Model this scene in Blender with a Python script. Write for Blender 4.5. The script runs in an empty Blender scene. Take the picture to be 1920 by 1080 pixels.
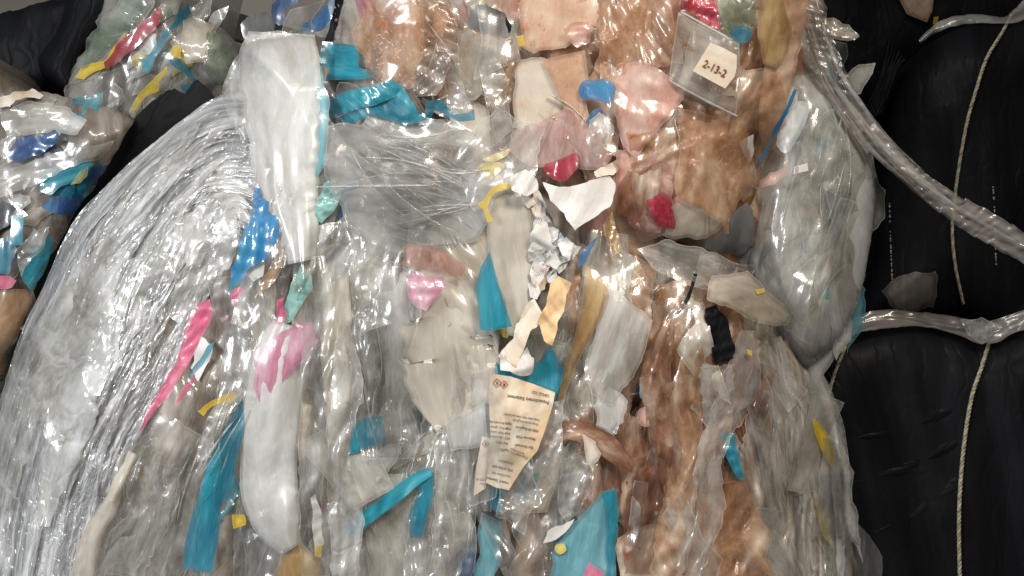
import bpy, math, random
import numpy as np
from mathutils import Vector
from mathutils.geometry import delaunay_2d_cdt

# ------------------------------------------------------------------ scene, camera, light
SC = bpy.context.scene
C = SC.collection
CAM_D = 2.4            # metres from the lens to the face of the front bale (1 photo pixel = 1 mm there)
CAM_Z = 1.05
cam = bpy.data.cameras.new('camera'); cam_o = bpy.data.objects.new('camera', cam); C.objects.link(cam_o)
cam_o.location = (0, -CAM_D, CAM_Z); cam_o.rotation_euler = (math.radians(90), 0, 0)
cam.sensor_width = 36; cam.lens = 36*CAM_D/1.92; cam.clip_end = 200
SC.camera = cam_o
SC.view_settings.view_transform = 'Standard'; SC.view_settings.look = 'None'
SC.view_settings.exposure = 0.0; SC.view_settings.gamma = 1
SC.render.engine = 'CYCLES'
SC.cycles.max_bounces = 6; SC.cycles.transparent_max_bounces = 16
SC.cycles.diffuse_bounces = 2; SC.cycles.glossy_bounces = 2
SC.cycles.caustics_reflective = False; SC.cycles.caustics_refractive = False
SC.cycles.sample_clamp_indirect = 4

W = bpy.data.worlds.new('World'); SC.world = W; W.use_nodes = True
W.node_tree.nodes['Background'].inputs[0].default_value = (0.62, 0.66, 0.72, 1)
W.node_tree.nodes['Background'].inputs[1].default_value = 0.06

def area(name, loc, target, sx, sy, power, color, spread=180):
    l = bpy.data.lights.new(name, 'AREA'); l.shape = 'RECTANGLE'; l.size = sx; l.size_y = sy
    l.energy = power; l.color = color; l.spread = math.radians(spread)
    o = bpy.data.objects.new(name, l); C.objects.link(o); o.location = loc
    o.rotation_euler = (Vector(target)-Vector(loc)).to_track_quat('-Z', 'Y').to_euler()
    return o
area('doorway_light', (-2.6, -2.6, 1.9), (-0.6, 0, 0.65), 0.8, 0.8, 29, (0.95, 0.98, 1.0), 85)
area('roof_light', (-0.9, -1.7, 4.0), (-0.25, 0.1, 0.8), 2.0, 0.22, 30, (1.0, 0.97, 0.92), 110)
area('lamp_light', (1.0, -2.3, 3.0), (0.0, 0, 0.80), 0.9, 0.6, 10.5, (1.0, 0.90, 0.78), 55)

# ------------------------------------------------------------------ noise in numpy (units: mm)
def _h(ix, iy, s):
    n = (ix.astype(np.int64)*374761393 + iy.astype(np.int64)*668265263 + s*1442695041) & 0xffffffff
    n = ((n ^ (n >> 13))*1274126177) & 0xffffffff
    n = (n ^ (n >> 16)) & 0xffffffff
    return n/4294967295.0
def vn(x, y, s=0):
    xi = np.floor(x); yi = np.floor(y); fx = x-xi; fy = y-yi
    fx = fx*fx*fx*(fx*(fx*6-15)+10); fy = fy*fy*fy*(fy*(fy*6-15)+10)
    a = _h(xi, yi, s); b = _h(xi+1, yi, s); c = _h(xi, yi+1, s); d = _h(xi+1, yi+1, s)
    return (a*(1-fx)+b*fx)*(1-fy)+(c*(1-fx)+d*fx)*fy
def fbm(x, y, s=0, o=3):
    t = 0; a = 0.5; n = 0
    for k in range(o):
        t = t + a*vn(x, y, s+k*17); n += a; a *= 0.5; x = x*2.03+3.1; y = y*2.03+1.7
    return t/n
def tri(t):
    t = t-np.floor(t); return 1-np.abs(2*t-1)
def crumple(x, y, wl, s, k=4):
    """straight, sharp fold lines at several angles, like pressed film"""
    r = random.Random(s); h = 0
    wx = (vn(x/wl/2.6, y/wl/2.6, s)-.5)*wl*.55; wy = (vn(x/wl/2.6, y/wl/2.6, s+5)-.5)*wl*.55
    for i in range(k):
        a = r.uniform(0, math.pi); L = wl*r.choice((.55, 1.0, 1.7, 2.6)); ph = r.random()
        t = ((x+wx)*math.cos(a)+(y+wy)*math.sin(a))/L+ph
        q = _h(np.floor(t), np.floor(t)*0+i, s+i)            # every fold has its own height
        h = h+tri(t)*L/wl*(.35+.9*q)
    return h/k
def pleat(a, b, wl, st, s):
    bb = b+(vn(a/(wl*6), b/(wl*3), s+9)-.5)*wl*2.2
    env = .25+1.1*vn(a/(wl*st*.7), b/(wl*2.2), s+51)
    n = tri(bb/(wl*1.7)+2.6*fbm(a/(wl*st*1.3), b/(wl*3.4), s, 2))
    n2 = tri(bb/(wl*.62)+2.0*vn(a/(wl*st*.8), b/(wl*1.7), s+31))
    return (n*.75+n2*.22)*env+.35*fbm(a/(wl*st), bb/(wl*1.5), s+77, 2)

# ------------------------------------------------------------------ objects and tags
WLOC = {}
def link(name, me, mat, parent=None):
    o = bpy.data.objects.new(name, me); C.objects.link(o)
    if mat is not None: me.materials.append(mat)
    if parent is not None: o.parent = parent
    return o
def tag(o, label=None, cat=None, group=None, kind=None):
    if label: o['label'] = label
    if cat: o['category'] = cat
    if group: o['group'] = group
    if kind: o['kind'] = kind
    return o
def empty(name, loc, label, cat, group=None):
    o = bpy.data.objects.new(name, None); C.objects.link(o); o.location = loc; o.empty_display_size = .1
    tag(o, label, cat, group); WLOC[o.name] = np.array(loc, float); return o
def build(name, V, F, mat, parent=None, uv=None, smooth=True, edge=None):
    if parent is None: org = np.array([V[:, 0].mean(), V[:, 1].mean(), V[:, 2].min()])
    else: org = WLOC[parent.name]
    V = V-org[None, :]
    me = bpy.data.meshes.new(name)
    V = np.ascontiguousarray(V, dtype=np.float32)
    if isinstance(F, np.ndarray):
        n, k = F.shape
        me.vertices.add(len(V)); me.vertices.foreach_set('co', V.ravel())
        me.loops.add(n*k); me.loops.foreach_set('vertex_index', F.astype(np.int32).ravel())
        me.polygons.add(n); me.polygons.foreach_set('loop_start', np.arange(0, n*k, k, dtype=np.int32))
        me.polygons.foreach_set('loop_total', np.full(n, k, dtype=np.int32))
        me.update(calc_edges=True)
    else:
        me.from_pydata(V.tolist(), [], F)
    if uv is not None:
        l = me.uv_layers.new(name='uv'); idx = np.empty(len(me.loops), np.int32)
        me.loops.foreach_get('vertex_index', idx)
        l.data.foreach_set('uv', np.ascontiguousarray(uv[idx], dtype=np.float32).ravel())
    at = me.attributes.new('edge', 'FLOAT', 'POINT')
    at.data.foreach_set('value', np.ascontiguousarray(np.ones(len(V)) if edge is None else edge, dtype=np.float32))
    me.polygons.foreach_set('use_smooth', np.full(len(me.polygons), smooth))
    me.validate(); me.update()
    o = link(name, me, mat, parent); WLOC[o.name] = org
    if parent is None: o.location = org
    return o
def P3(px, py, Y):
    """picture position and real depth (m behind the bale face) -> place in the room"""
    k = (CAM_D+Y)/CAM_D
    return np.stack([(px-960)/1000*k, Y+0*px, CAM_Z+(540-py)/1000*k], -1)

# ------------------------------------------------------------------ materials
def N(nt, t, **kw):
    n = nt.nodes.new(t)
    for k, v in kw.items(): setattr(n, k, v)
    return n
def fmath(nt, op, a, b=None, c=None, clamp=False):
    n = nt.nodes.new('ShaderNodeMath'); n.operation = op; n.use_clamp = clamp
    for i, v in enumerate((a, b, c)):
        if v is None: continue
        if isinstance(v, (int, float)): n.inputs[i].default_value = v
        else: nt.links.new(v, n.inputs[i])
    return n.outputs[0]
def ramp(nt, f, stops):
    r = nt.nodes.new('ShaderNodeValToRGB'); e = r.color_ramp.elements
    e[0].position, e[0].color = stops[0][0], (*stops[0][1], 1)
    e[1].position, e[1].color = stops[-1][0], (*stops[-1][1], 1)
    for p, c in stops[1:-1]:
        q = e.new(p); q.color = (*c, 1)
    nt.links.new(f, r.inputs[0]); return r.outputs[0]
MATS = {}
def film(name, c1, c2=None, c3=None, op=.5, opv=.3, rough=.13, bump=.6, fine=60, st=4, stain=9, spec=1.0, dirt=.15, crisp=.5, trans=.35, dirtc=(.20, .14, .09), hair=.16, soft=.6, vein=11, hem=.3):
    """plastic film: a see-through sheet with milky folds, stains and a gloss coat"""
    m = bpy.data.materials.new(name); m.use_nodes = True; nt = m.node_tree; nt.nodes.clear(); L = nt.links.new
    out = N(nt, 'ShaderNodeOutputMaterial')
    tc = N(nt, 'ShaderNodeTexCoord'); oi = N(nt, 'ShaderNodeObjectInfo')
    ad = N(nt, 'ShaderNodeVectorMath', operation='ADD'); L(tc.outputs['UV'], ad.inputs[0])
    cb = N(nt, 'ShaderNodeCombineXYZ'); L(fmath(nt, 'MULTIPLY', oi.outputs['Random'], 31.0), cb.inputs[0]); L(fmath(nt, 'MULTIPLY', oi.outputs['Random'], 17.0), cb.inputs[2])
    L(cb.outputs[0], ad.inputs[1]); vec = ad.outputs[0]
    mp = N(nt, 'ShaderNodeMapping'); mp.inputs['Scale'].default_value = (1/st, 1, 1); L(vec, mp.inputs['Vector'])
    n1 = N(nt, 'ShaderNodeTexNoise'); n1.noise_type = 'RIDGED_MULTIFRACTAL'; L(mp.outputs[0], n1.inputs['Vector'])
    n1.inputs['Scale'].default_value = fine; n1.inputs['Detail'].default_value = 3; n1.inputs['Roughness'].default_value = .55; n1.inputs['Distortion'].default_value = .35
    # sharp creases
    wn = N(nt, 'ShaderNodeTexNoise'); wn.inputs['Scale'].default_value = 12; wn.inputs['Detail'].default_value = 2; L(vec, wn.inputs['Vector'])
    wm = N(nt, 'ShaderNodeMix', data_type='VECTOR'); wm.inputs[0].default_value = .06; L(mp.outputs[0], wm.inputs[4]); L(wn.outputs['Color'], wm.inputs[5])
    vo = N(nt, 'ShaderNodeTexVoronoi', feature='DISTANCE_TO_EDGE'); vo.inputs['Scale'].default_value = fine*.42; L(wm.outputs[1], vo.inputs['Vector'])
    cr = fmath(nt, 'SUBTRACT', 1.0, fmath(nt, 'MULTIPLY', vo.outputs[0], 9.0), clamp=True)
    v2 = N(nt, 'ShaderNodeTexVoronoi', feature='F1'); v2.inputs['Scale'].default_value = fine*.55; L(wm.outputs[1], v2.inputs['Vector'])
    sn = N(nt, 'ShaderNodeTexNoise'); sn.inputs['Scale'].default_value = stain; sn.inputs['Detail'].default_value = 6; sn.inputs['Roughness'].default_value = .62; sn.inputs['Distortion'].default_value = .8; L(mp.outputs[0], sn.inputs['Vector'])
    hsum = fmath(nt, 'ADD', fmath(nt, 'MULTIPLY', n1.outputs[0], .55), fmath(nt, 'ADD', fmath(nt, 'MULTIPLY', cr, crisp), fmath(nt, 'MULTIPLY', v2.outputs[0], crisp*.35)))
    bp = N(nt, 'ShaderNodeBump'); bp.inputs['Strength'].default_value = bump; bp.inputs['Distance'].default_value = .0045; L(hsum, bp.inputs['Height'])
    c2 = c2 or tuple(v*.8 for v in c1); c3 = c3 or c1
    col = ramp(nt, sn.outputs[0], [(.33, c2), (.5, c1), (.68, c3)])
    dn = N(nt, 'ShaderNodeTexNoise'); dn.inputs['Scale'].default_value = 38; dn.inputs['Detail'].default_value = 5; dn.inputs['Roughness'].default_value = .7; L(mp.outputs[0], dn.inputs['Vector'])
    vd = N(nt, 'ShaderNodeTexNoise'); vd.inputs['Scale'].default_value = vein; vd.inputs['Detail'].default_value = 5; vd.inputs['Roughness'].default_value = .6; vd.inputs['Distortion'].default_value = 1.2; L(mp.outputs[0], vd.inputs['Vector'])
    ve = fmath(nt, 'SUBTRACT', 1.0, fmath(nt, 'MULTIPLY', fmath(nt, 'ABSOLUTE', fmath(nt, 'SUBTRACT', vd.outputs[0], .5)), 26.0), clamp=True)
    df = fmath(nt, 'ADD', fmath(nt, 'MULTIPLY', fmath(nt, 'SUBTRACT', dn.outputs[0], .56, clamp=True), 6*dirt), fmath(nt, 'MULTIPLY', fmath(nt, 'MULTIPLY', ve, dn.outputs[0]), dirt*.45), clamp=True)
    mc = N(nt, 'ShaderNodeMix', data_type='RGBA'); L(df, mc.inputs[0]); L(col, mc.inputs[6]); mc.inputs[7].default_value = (*dirtc, 1); colo = mc.outputs[2]
    al = fmath(nt, 'ADD', fmath(nt, 'MULTIPLY_ADD', fmath(nt, 'SUBTRACT', sn.outputs[0], .5), opv*2.2, op), fmath(nt, 'ADD', fmath(nt, 'MULTIPLY', cr, .10 if op < .95 else 0), df), clamp=True)
    mp2 = N(nt, 'ShaderNodeMapping'); mp2.inputs['Scale'].default_value = (1/(st*2.2), 1, 1); L(vec, mp2.inputs['Vector'])
    hn = N(nt, 'ShaderNodeTexNoise'); hn.inputs['Scale'].default_value = 190; hn.inputs['Detail'].default_value = 3; hn.inputs['Distortion'].default_value = .3; L(mp2.outputs[0], hn.inputs['Vector'])
    hs = fmath(nt, 'MULTIPLY', fmath(nt, 'SUBTRACT', hn.outputs[0], .54, clamp=True), 7*hair, clamp=True)
    al = fmath(nt, 'ADD', al, fmath(nt, 'MULTIPLY', hs, .5), clamp=True)
    hc = N(nt, 'ShaderNodeMix', data_type='RGBA'); L(hs, hc.inputs[0]); L(colo, hc.inputs[6]); hc.inputs[7].default_value = (*[min(.85, v*.65+.3) for v in c1], 1); colo = hc.outputs[2]
    if soft:
        ea = N(nt, 'ShaderNodeAttribute'); ea.attribute_name = 'edge'
        ef = fmath(nt, 'MULTIPLY_ADD', ea.outputs['Fac'], 3.4, fmath(nt, 'MULTIPLY_ADD', fmath(nt, 'ADD', dn.outputs[0], sn.outputs[0]), 1.6, -1.75), clamp=True)
        al = fmath(nt, 'MULTIPLY', al, fmath(nt, 'MULTIPLY_ADD', ef, soft, 1-soft))
        al = fmath(nt, 'ADD', al, fmath(nt, 'MULTIPLY', fmath(nt, 'SUBTRACT', 1.0, fmath(nt, 'MULTIPLY', ea.outputs['Fac'], 9.0), clamp=True), hem), clamp=True)
    dif = N(nt, 'ShaderNodeBsdfDiffuse'); L(colo, dif.inputs[0]); L(bp.outputs[0], dif.inputs[2])
    trn = N(nt, 'ShaderNodeBsdfTranslucent'); L(colo, trn.inputs[0]); L(bp.outputs[0], trn.inputs[1])
    dm = N(nt, 'ShaderNodeMixShader'); dm.inputs[0].default_value = trans; L(dif.outputs[0], dm.inputs[1]); L(trn.outputs[0], dm.inputs[2])
    tp = N(nt, 'ShaderNodeBsdfTransparent')
    tl = N(nt, 'ShaderNodeMix', data_type='RGBA'); tl.inputs[0].default_value = .35; tl.inputs[6].default_value = (1, 1, 1, 1); L(colo, tl.inputs[7])
    mxv = tl.outputs[2]; L(mxv, tp.inputs[0])
    b1 = N(nt, 'ShaderNodeMixShader'); L(al, b1.inputs[0]); L(tp.outputs[0], b1.inputs[1]); L(dm.outputs[0], b1.inputs[2])
    gl = N(nt, 'ShaderNodeBsdfGlossy'); gl.inputs[0].default_value = (1, 1, 1, 1); gl.inputs['Roughness'].default_value = rough; L(bp.outputs[0], gl.inputs['Normal'])
    fr = N(nt, 'ShaderNodeFresnel'); L(bp.outputs[0], fr.inputs[1])
    ge = N(nt, 'ShaderNodeNewGeometry'); L(fmath(nt, 'MULTIPLY_ADD', ge.outputs['Backfacing'], 1/1.5-1.5, 1.5), fr.inputs[0])
    fg = fmath(nt, 'MULTIPLY_ADD', fr.outputs[0], .5*spec, .01*spec, clamp=True)
    b2 = N(nt, 'ShaderNodeMixShader'); L(fg, b2.inputs[0]); L(b1.outputs[0], b2.inputs[1]); L(gl.outputs[0], b2.inputs[2])
    gs = N(nt, 'ShaderNodeBsdfGlossy'); gs.inputs[0].default_value = (1, 1, 1, 1); gs.inputs['Roughness'].default_value = min(.8, rough+.28)
    b3 = N(nt, 'ShaderNodeMixShader'); b3.inputs[0].default_value = .03*spec; L(b2.outputs[0], b3.inputs[1]); L(gs.outputs[0], b3.inputs[2])
    L(b3.outputs[0], out.inputs[0])
    MATS[name] = m; return m

film('clear_film', (.66, .64, .60), (.46, .43, .38), (.82, .82, .80), op=.15, opv=.4, bump=.3, fine=24, st=2, dirt=.08)
film('veil_film', (.70, .71, .71), (.56, .56, .55), (.84, .85, .85), op=.05, opv=.25, bump=.5, fine=26, st=3, dirt=.03, rough=.14)
film('hazy_film', (.60, .58, .53), (.42, .39, .33), (.78, .78, .76), op=.38, opv=.5, bump=.25, fine=18, st=2.5, dirt=.1)
film('smoke_film', (.42, .42, .41), (.30, .30, .29), (.62, .62, .61), op=.40, opv=.4, bump=.28, fine=20, st=1.8, dirt=.06, rough=.12, hair=0)
film('calm_beige_film', (.60, .565, .49), (.52, .47, .39), (.70, .68, .62), op=.86, opv=.25, bump=.10, fine=14, st=4, dirt=.25, dirtc=(.38, .27, .17), rough=.22, stain=5)
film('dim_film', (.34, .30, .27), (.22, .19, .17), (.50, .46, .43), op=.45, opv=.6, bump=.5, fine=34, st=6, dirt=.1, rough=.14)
film('milky_film', (.66, .66, .64), (.56, .55, .52), (.76, .77, .77), op=.7, opv=.5, bump=.22, fine=16, st=2, dirt=.1, rough=.26)
film('stretch_film', (.46, .47, .485), (.24, .25, .26), (.78, .79, .80), op=.7, opv=.9, bump=.8, fine=210, st=7, stain=30, dirt=.0, rough=.17, spec=1.3, crisp=.3, hair=.9)
film('crinkled_film', (.66, .65, .62), (.44, .42, .38), (.84, .84, .83), op=.30, opv=.6, bump=.6, fine=50, st=1.5, dirt=.08, rough=.14, spec=1.1, hair=.2)
film('beige_film', (.55, .50, .42), (.44, .38, .29), (.68, .64, .57), op=.66, opv=.5, bump=.22, fine=18, st=2.5, dirt=.35, dirtc=(.30, .18, .09))
film('tan_film', (.47, .30, .18), (.38, .21, .11), (.64, .52, .40), op=.74, opv=.5, bump=.28, fine=22, st=1.6, dirt=.7, dirtc=(.26, .10, .035))
film('amber_film', (.56, .32, .17), (.40, .17, .07), (.74, .62, .50), op=.36, opv=.9, bump=.35, fine=24, st=1.6, dirt=.8, dirtc=(.30, .10, .035), rough=.15)
film('rusty_clear_film', (.36, .19, .105), (.17, .07, .03), (.66, .58, .48), op=.46, opv=.9, bump=.5, fine=30, st=2.6, stain=13, dirt=1, dirtc=(.24, .075, .025), spec=1.2, rough=.13)
film('peach_film', (.66, .45, .31), (.52, .30, .18), (.74, .58, .44), op=.82, opv=.3, bump=.2, fine=18, st=1.4, dirt=.9, stain=7, dirtc=(.42, .13, .04))
film('pale_peach_film', (.70, .61, .50), (.60, .44, .30), (.78, .73, .66), op=.92, opv=.15, bump=.14, fine=16, st=1.6, dirt=.3, stain=7, dirtc=(.42, .17, .06))
film('salmon_film', (.62, .38, .32), (.52, .24, .18), (.70, .54, .48), op=.82, opv=.35, bump=.28, fine=20, st=1.5, dirt=.7, dirtc=(.38, .11, .045))
film('rust_film', (.26, .115, .06), (.11, .045, .022), (.52, .40, .30), op=.64, opv=.6, bump=.5, fine=36, st=3, stain=14, dirt=.9, dirtc=(.2, .06, .02), rough=.13, spec=.7)
film('stained_label', (.58, .48, .35), (.52, .32, .16), (.68, .63, .54), op=1, opv=0, bump=.3, fine=26, st=1.3, dirt=.5, rough=.45, spec=.35, trans=.1, dirtc=(.42, .18, .07), stain=11, soft=0, hair=0)
film('rose_stained_film', (.56, .36, .33), (.36, .16, .1), (.66, .52, .5), op=.6, opv=.5, bump=.6, fine=44, st=2, dirt=.5, dirtc=(.36, .1, .05))
film('teal_film', (.010, .23, .33), (.006, .13, .22), (.04, .36, .46), op=.9, opv=.25, bump=.2, fine=22, st=4, dirt=.05, rough=.12, soft=.45)
film('pale_teal_film', (.16, .42, .5), (.1, .32, .42), (.3, .52, .58), op=.85, opv=.3, bump=.35, fine=24, st=3, dirt=.1)
film('sky_blue_film', (.015, .19, .46), (.008, .10, .30), (.04, .34, .55), op=.85, opv=.1, bump=.3, fine=22, st=3, dirt=.05, soft=.45)
film('navy_film', (.018, .075, .24), (.01, .03, .1), (.03, .2, .4), op=.9, opv=.2, bump=.5, fine=30, st=3, dirt=.05, soft=.45)
film('mint_film', (.22, .52, .48), (.14, .42, .4), (.36, .62, .58), op=.92, opv=.1, bump=.4, fine=30, st=2, dirt=.15, soft=.45)
film('pink_film', (.72, .13, .26), (.55, .06, .16), (.8, .36, .45), op=.88, opv=.25, bump=.4, fine=30, st=4, dirt=.05, soft=.45)
film('pale_pink_film', (.64, .27, .40), (.60, .12, .30), (.72, .56, .61), op=.66, opv=.9, bump=.5, fine=30, st=2, dirt=.1)
film('crimson_film', (.42, .02, .05), (.22, .01, .02), (.62, .12, .18), op=.92, opv=.2, bump=.6, fine=50, st=2, dirt=.15, soft=.45)
film('yellow_film', (.78, .55, .03), (.62, .4, .02), (.82, .68, .2), op=.95, opv=.1, bump=.3, fine=30, st=2, dirt=.1, soft=.45)
film('pale_yellow_film', (.66, .56, .2), (.6, .44, .12), (.7, .66, .44), op=.7, opv=.5, bump=.5, fine=30, st=2, dirt=.1)
film('green_film', (.30, .38, .30), (.14, .26, .15), (.56, .60, .54), op=.5, opv=.6, bump=.7, fine=50, st=2, dirt=.1)
film('ochre_film', (.45, .31, .14), (.3, .17, .06), (.56, .45, .3), op=.9, opv=.3, bump=.5, fine=30, st=3, dirt=.6, dirtc=(.25, .09, .03))
film('white_paper', (.54, .53, .52), (.44, .42, .39), (.62, .62, .62), op=1, opv=0, bump=.3, fine=26, st=1.3, dirt=.12, rough=.5, spec=.25, trans=.1, dirtc=(.4, .28, .18), soft=0, hair=0)
film('cream_paper', (.56, .50, .41), (.6, .44, .28), (.74, .70, .64), op=1, opv=0, bump=.25, fine=26, st=1.3, dirt=.25, rough=.5, spec=.3, trans=.1, dirtc=(.42, .2, .09), stain=13, soft=0, hair=0)
film('brown_paper', (.62, .42, .23), (.5, .28, .13), (.7, .56, .38), op=1, opv=0, bump=.35, fine=30, st=1.3, dirt=.25, rough=.55, spec=.25, trans=.1, soft=0, hair=0)
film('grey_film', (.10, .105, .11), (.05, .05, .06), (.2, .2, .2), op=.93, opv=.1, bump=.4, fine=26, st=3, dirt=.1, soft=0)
film('black_film', (.0055, .006, .0075), (.003, .003, .004), (.010, .0105, .013), op=1, opv=0, bump=.5, fine=60, st=7, dirt=.03, dirtc=(.03, .03, .03), rough=.4, spec=.10, trans=0, hair=0, soft=0)
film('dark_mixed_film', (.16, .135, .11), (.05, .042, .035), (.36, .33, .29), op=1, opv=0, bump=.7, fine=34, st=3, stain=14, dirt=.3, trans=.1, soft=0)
film('rust_core_film', (.38, .24, .15), (.2, .1, .05), (.52, .40, .29), op=1, opv=0, bump=.7, fine=34, st=2, stain=12, dirt=.5, trans=.1, dirtc=(.2, .07, .03), soft=0)

def plain(name, col, rough=.8, noise=0, spec=.3, nscale=20, bump=0):
    m = bpy.data.materials.new(name); m.use_nodes = True; nt = m.node_tree; b = nt.nodes['Principled BSDF']
    b.inputs['Roughness'].default_value = rough; b.inputs['Specular IOR Level'].default_value = spec
    tc = N(nt, 'ShaderNodeTexCoord'); n = N(nt, 'ShaderNodeTexNoise'); n.inputs['Scale'].default_value = nscale; n.inputs['Detail'].default_value = 6
    nt.links.new(tc.outputs['Object'], n.inputs['Vector'])
    c = ramp(nt, n.outputs[0], [(.3, tuple(v*(1-noise) for v in col)), (.7, tuple(min(1, v*(1+noise)) for v in col))])
    nt.links.new(c, b.inputs['Base Color'])
    if bump:
        bp = N(nt, 'ShaderNodeBump'); bp.inputs['Strength'].default_value = bump; bp.inputs['Distance'].default_value = .002
        nt.links.new(n.outputs[0], bp.inputs['Height']); nt.links.new(bp.outputs[0], b.inputs['Normal'])
    MATS[name] = m; return m
plain('wall_paint', (.42, .38, .32), .9, .12, .1, 3)
plain('dark_ledge', (.06, .052, .045), .8, .2)
plain('concrete', (.25, .24, .22), .9, .2)
plain('rope_fibre', (.27, .25, .19), .85, .45, .2, 160, .6)
plain('rope_grey', (.20, .19, .16), .85, .5, .2, 160, .6)
plain('rope_yellow', (.36, .31, .18), .8, .3, .2, 160, .5)
plain('ink', (.05, .035, .03), .7, .5, .1, 300)
plain('faded_ink', (.13, .10, .085), .8, .6, .1, 300)
plain('rust_ink', (.16, .06, .03), .8, .6, .1, 200)
plain('red_ink', (.42, .05, .06), .7, .4, .1, 200)
plain('thread', (.35, .35, .34), .6, .4, .3, 100)

# ------------------------------------------------------------------ bale bodies
def smooth_closed(pts, n=220, jag=0, seed=0):
    p = np.array(pts, float); m = len(p); out = []
    t = np.linspace(0, m, n, endpoint=False); i = np.floor(t).astype(int); f = (t-i)[:, None]
    a, b, c, d = p[(i-1) % m], p[i % m], p[(i+1) % m], p[(i+2) % m]
    q = .5*((2*b)+(-a+c)*f+(2*a-5*b+4*c-d)*f*f+(-a+3*b-3*c+d)*f**3)
    if jag:
        dx = vn(q[:, 0]/9, q[:, 1]/9, seed)-.5; dy = vn(q[:, 0]/9, q[:, 1]/9, seed+3)-.5
        q = q+np.stack([dx, dy], -1)*jag
    return q
def seg_dist(x, y, poly):
    d = np.full(x.shape, 1e9); n = len(poly)
    for k in range(n):
        a = poly[k]; b = poly[(k+1) % n]; v = b-a; L = max(1e-9, float(v@v))
        t = np.clip(((x-a[0])*v[0]+(y-a[1])*v[1])/L, 0, 1)
        d = np.minimum(d, np.hypot(x-a[0]-t*v[0], y-a[1]-t*v[1]))
    return d
def inside(x, y, poly):
    c = np.zeros(x.shape, bool); n = len(poly)
    for k in range(n):
        a = poly[k]; b = poly[(k+1) % n]
        if a[1] == b[1]: continue
        c ^= ((a[1] > y) != (b[1] > y)) & (x < (b[0]-a[0])*(y-a[1])/(b[1]-a[1])+a[0])
    return c
class Surf:
    """the bulging face of one bale: depth in metres at a picture position"""
    def __init__(s, pts, y0, R, rough=.012, wl=120, seed=1, dome=0.0):
        s.out = smooth_closed(pts, 120); s.y0 = y0; s.R = R; s.rough = rough; s.wl = wl; s.seed = seed
        s.cx, s.cy = s.out.mean(0); s.dome = dome
    def __call__(s, x, y):
        x = np.asarray(x, float); y = np.asarray(y, float)
        d = seg_dist(x, y, s.out); ins = inside(x, y, s.out)
        t = np.clip(d/s.R, 0, 1); t = np.where(ins, t, 0)
        base = s.y0+s.R/1000*.8*(1-np.sqrt(np.clip(1-(1-t)**2, 0, 1)))
        base = base+np.where(ins, 0, np.minimum(d, 200)/1000*.4)
        low = fbm(x/s.wl/1.5, y/s.wl/2.2, s.seed, 3)-.5
        return base-low*s.rough*2.4*np.minimum(1, t*2)
def cdt(poly, step, seed=0, jit=.35):
    """even points inside an outline, triangulated"""
    x0, y0 = poly.min(0); x1, y1 = poly.max(0)
    gx, gy = np.meshgrid(np.arange(x0+step*.5, x1, step), np.arange(y0+step*.5, y1, step*.87))
    gx = gx+(np.arange(gx.shape[0]) % 2)[:, None]*step*.5
    r = np.random.RandomState(seed % 2**31)
    gx = gx+(r.rand(*gx.shape)-.5)*step*jit; gy = gy+(r.rand(*gy.shape)-.5)*step*jit
    gx, gy = gx.ravel(), gy.ravel()
    k = inside(gx, gy, poly) & (seg_dist(gx, gy, poly) > step*.45)
    pts = [Vector(p) for p in poly.tolist()]+[Vector(p) for p in zip(gx[k].tolist(), gy[k].tolist())]
    n = len(poly); ed = [(i, (i+1) % n) for i in range(n)]
    v, e, f, *_ = delaunay_2d_cdt(pts, ed, [], 1, 1e-4)
    v = np.array([(p[0], p[1]) for p in v]); f = np.array([q for q in f if len(q) == 3])
    c = v[f].mean(1); ok = inside(c[:, 0], c[:, 1], poly)
    return v, f[ok]
def body(name, pts, surf, thick, mat, parent, step=9, amp=10, wl=40, ang=90, st=3, seed=1, crum=.5):
    """closed solid: wrinkled front face, sides carried back, flat rear"""
    out = smooth_closed(pts, int(max(60, sum(math.dist(pts[i], pts[i-1]) for i in range(len(pts)))/step)), 4, seed)
    v, f = cdt(out, step, seed)
    x, y = v[:, 0], v[:, 1]; a = math.radians(ang)
    A, B = x*math.cos(a)+y*math.sin(a), -x*math.sin(a)+y*math.cos(a)
    w = (pleat(A, B, wl, st, seed)*(1-crum)+crumple(x, y, wl*1.6, seed)*crum*1.4)*amp
    Y = surf(x, y)-w/1000
    V = P3(x, y, Y)
    n = len(out)
    # boundary verts come first in the order given
    ring = V[:n]; back = ring.copy(); c = ring.mean(0)
    back = c+(back-c)*.93; back[:, 1] = surf.y0+thick
    m = len(V); V = np.vstack([V, back, [[c[0], surf.y0+thick, c[2]]]])
    F = [tuple(t) for t in f.tolist()]
    sgn = np.sum(out[:, 0]*np.roll(out[:, 1], -1)-np.roll(out[:, 0], -1)*out[:, 1])
    for i in range(n):
        j = (i+1) % n
        F.append((i, j, m+j, m+i) if sgn < 0 else (i, m+i, m+j, j))
        F.append((m+i, m+j, m+n) if sgn < 0 else (m+j, m+i, m+n))
    uv = np.stack([np.append(np.append(A, A[:n]), 0), np.append(np.append(B, B[:n]), 0)], -1)/1000
    return build(name, V, F, MATS[mat], parent, uv)

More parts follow.
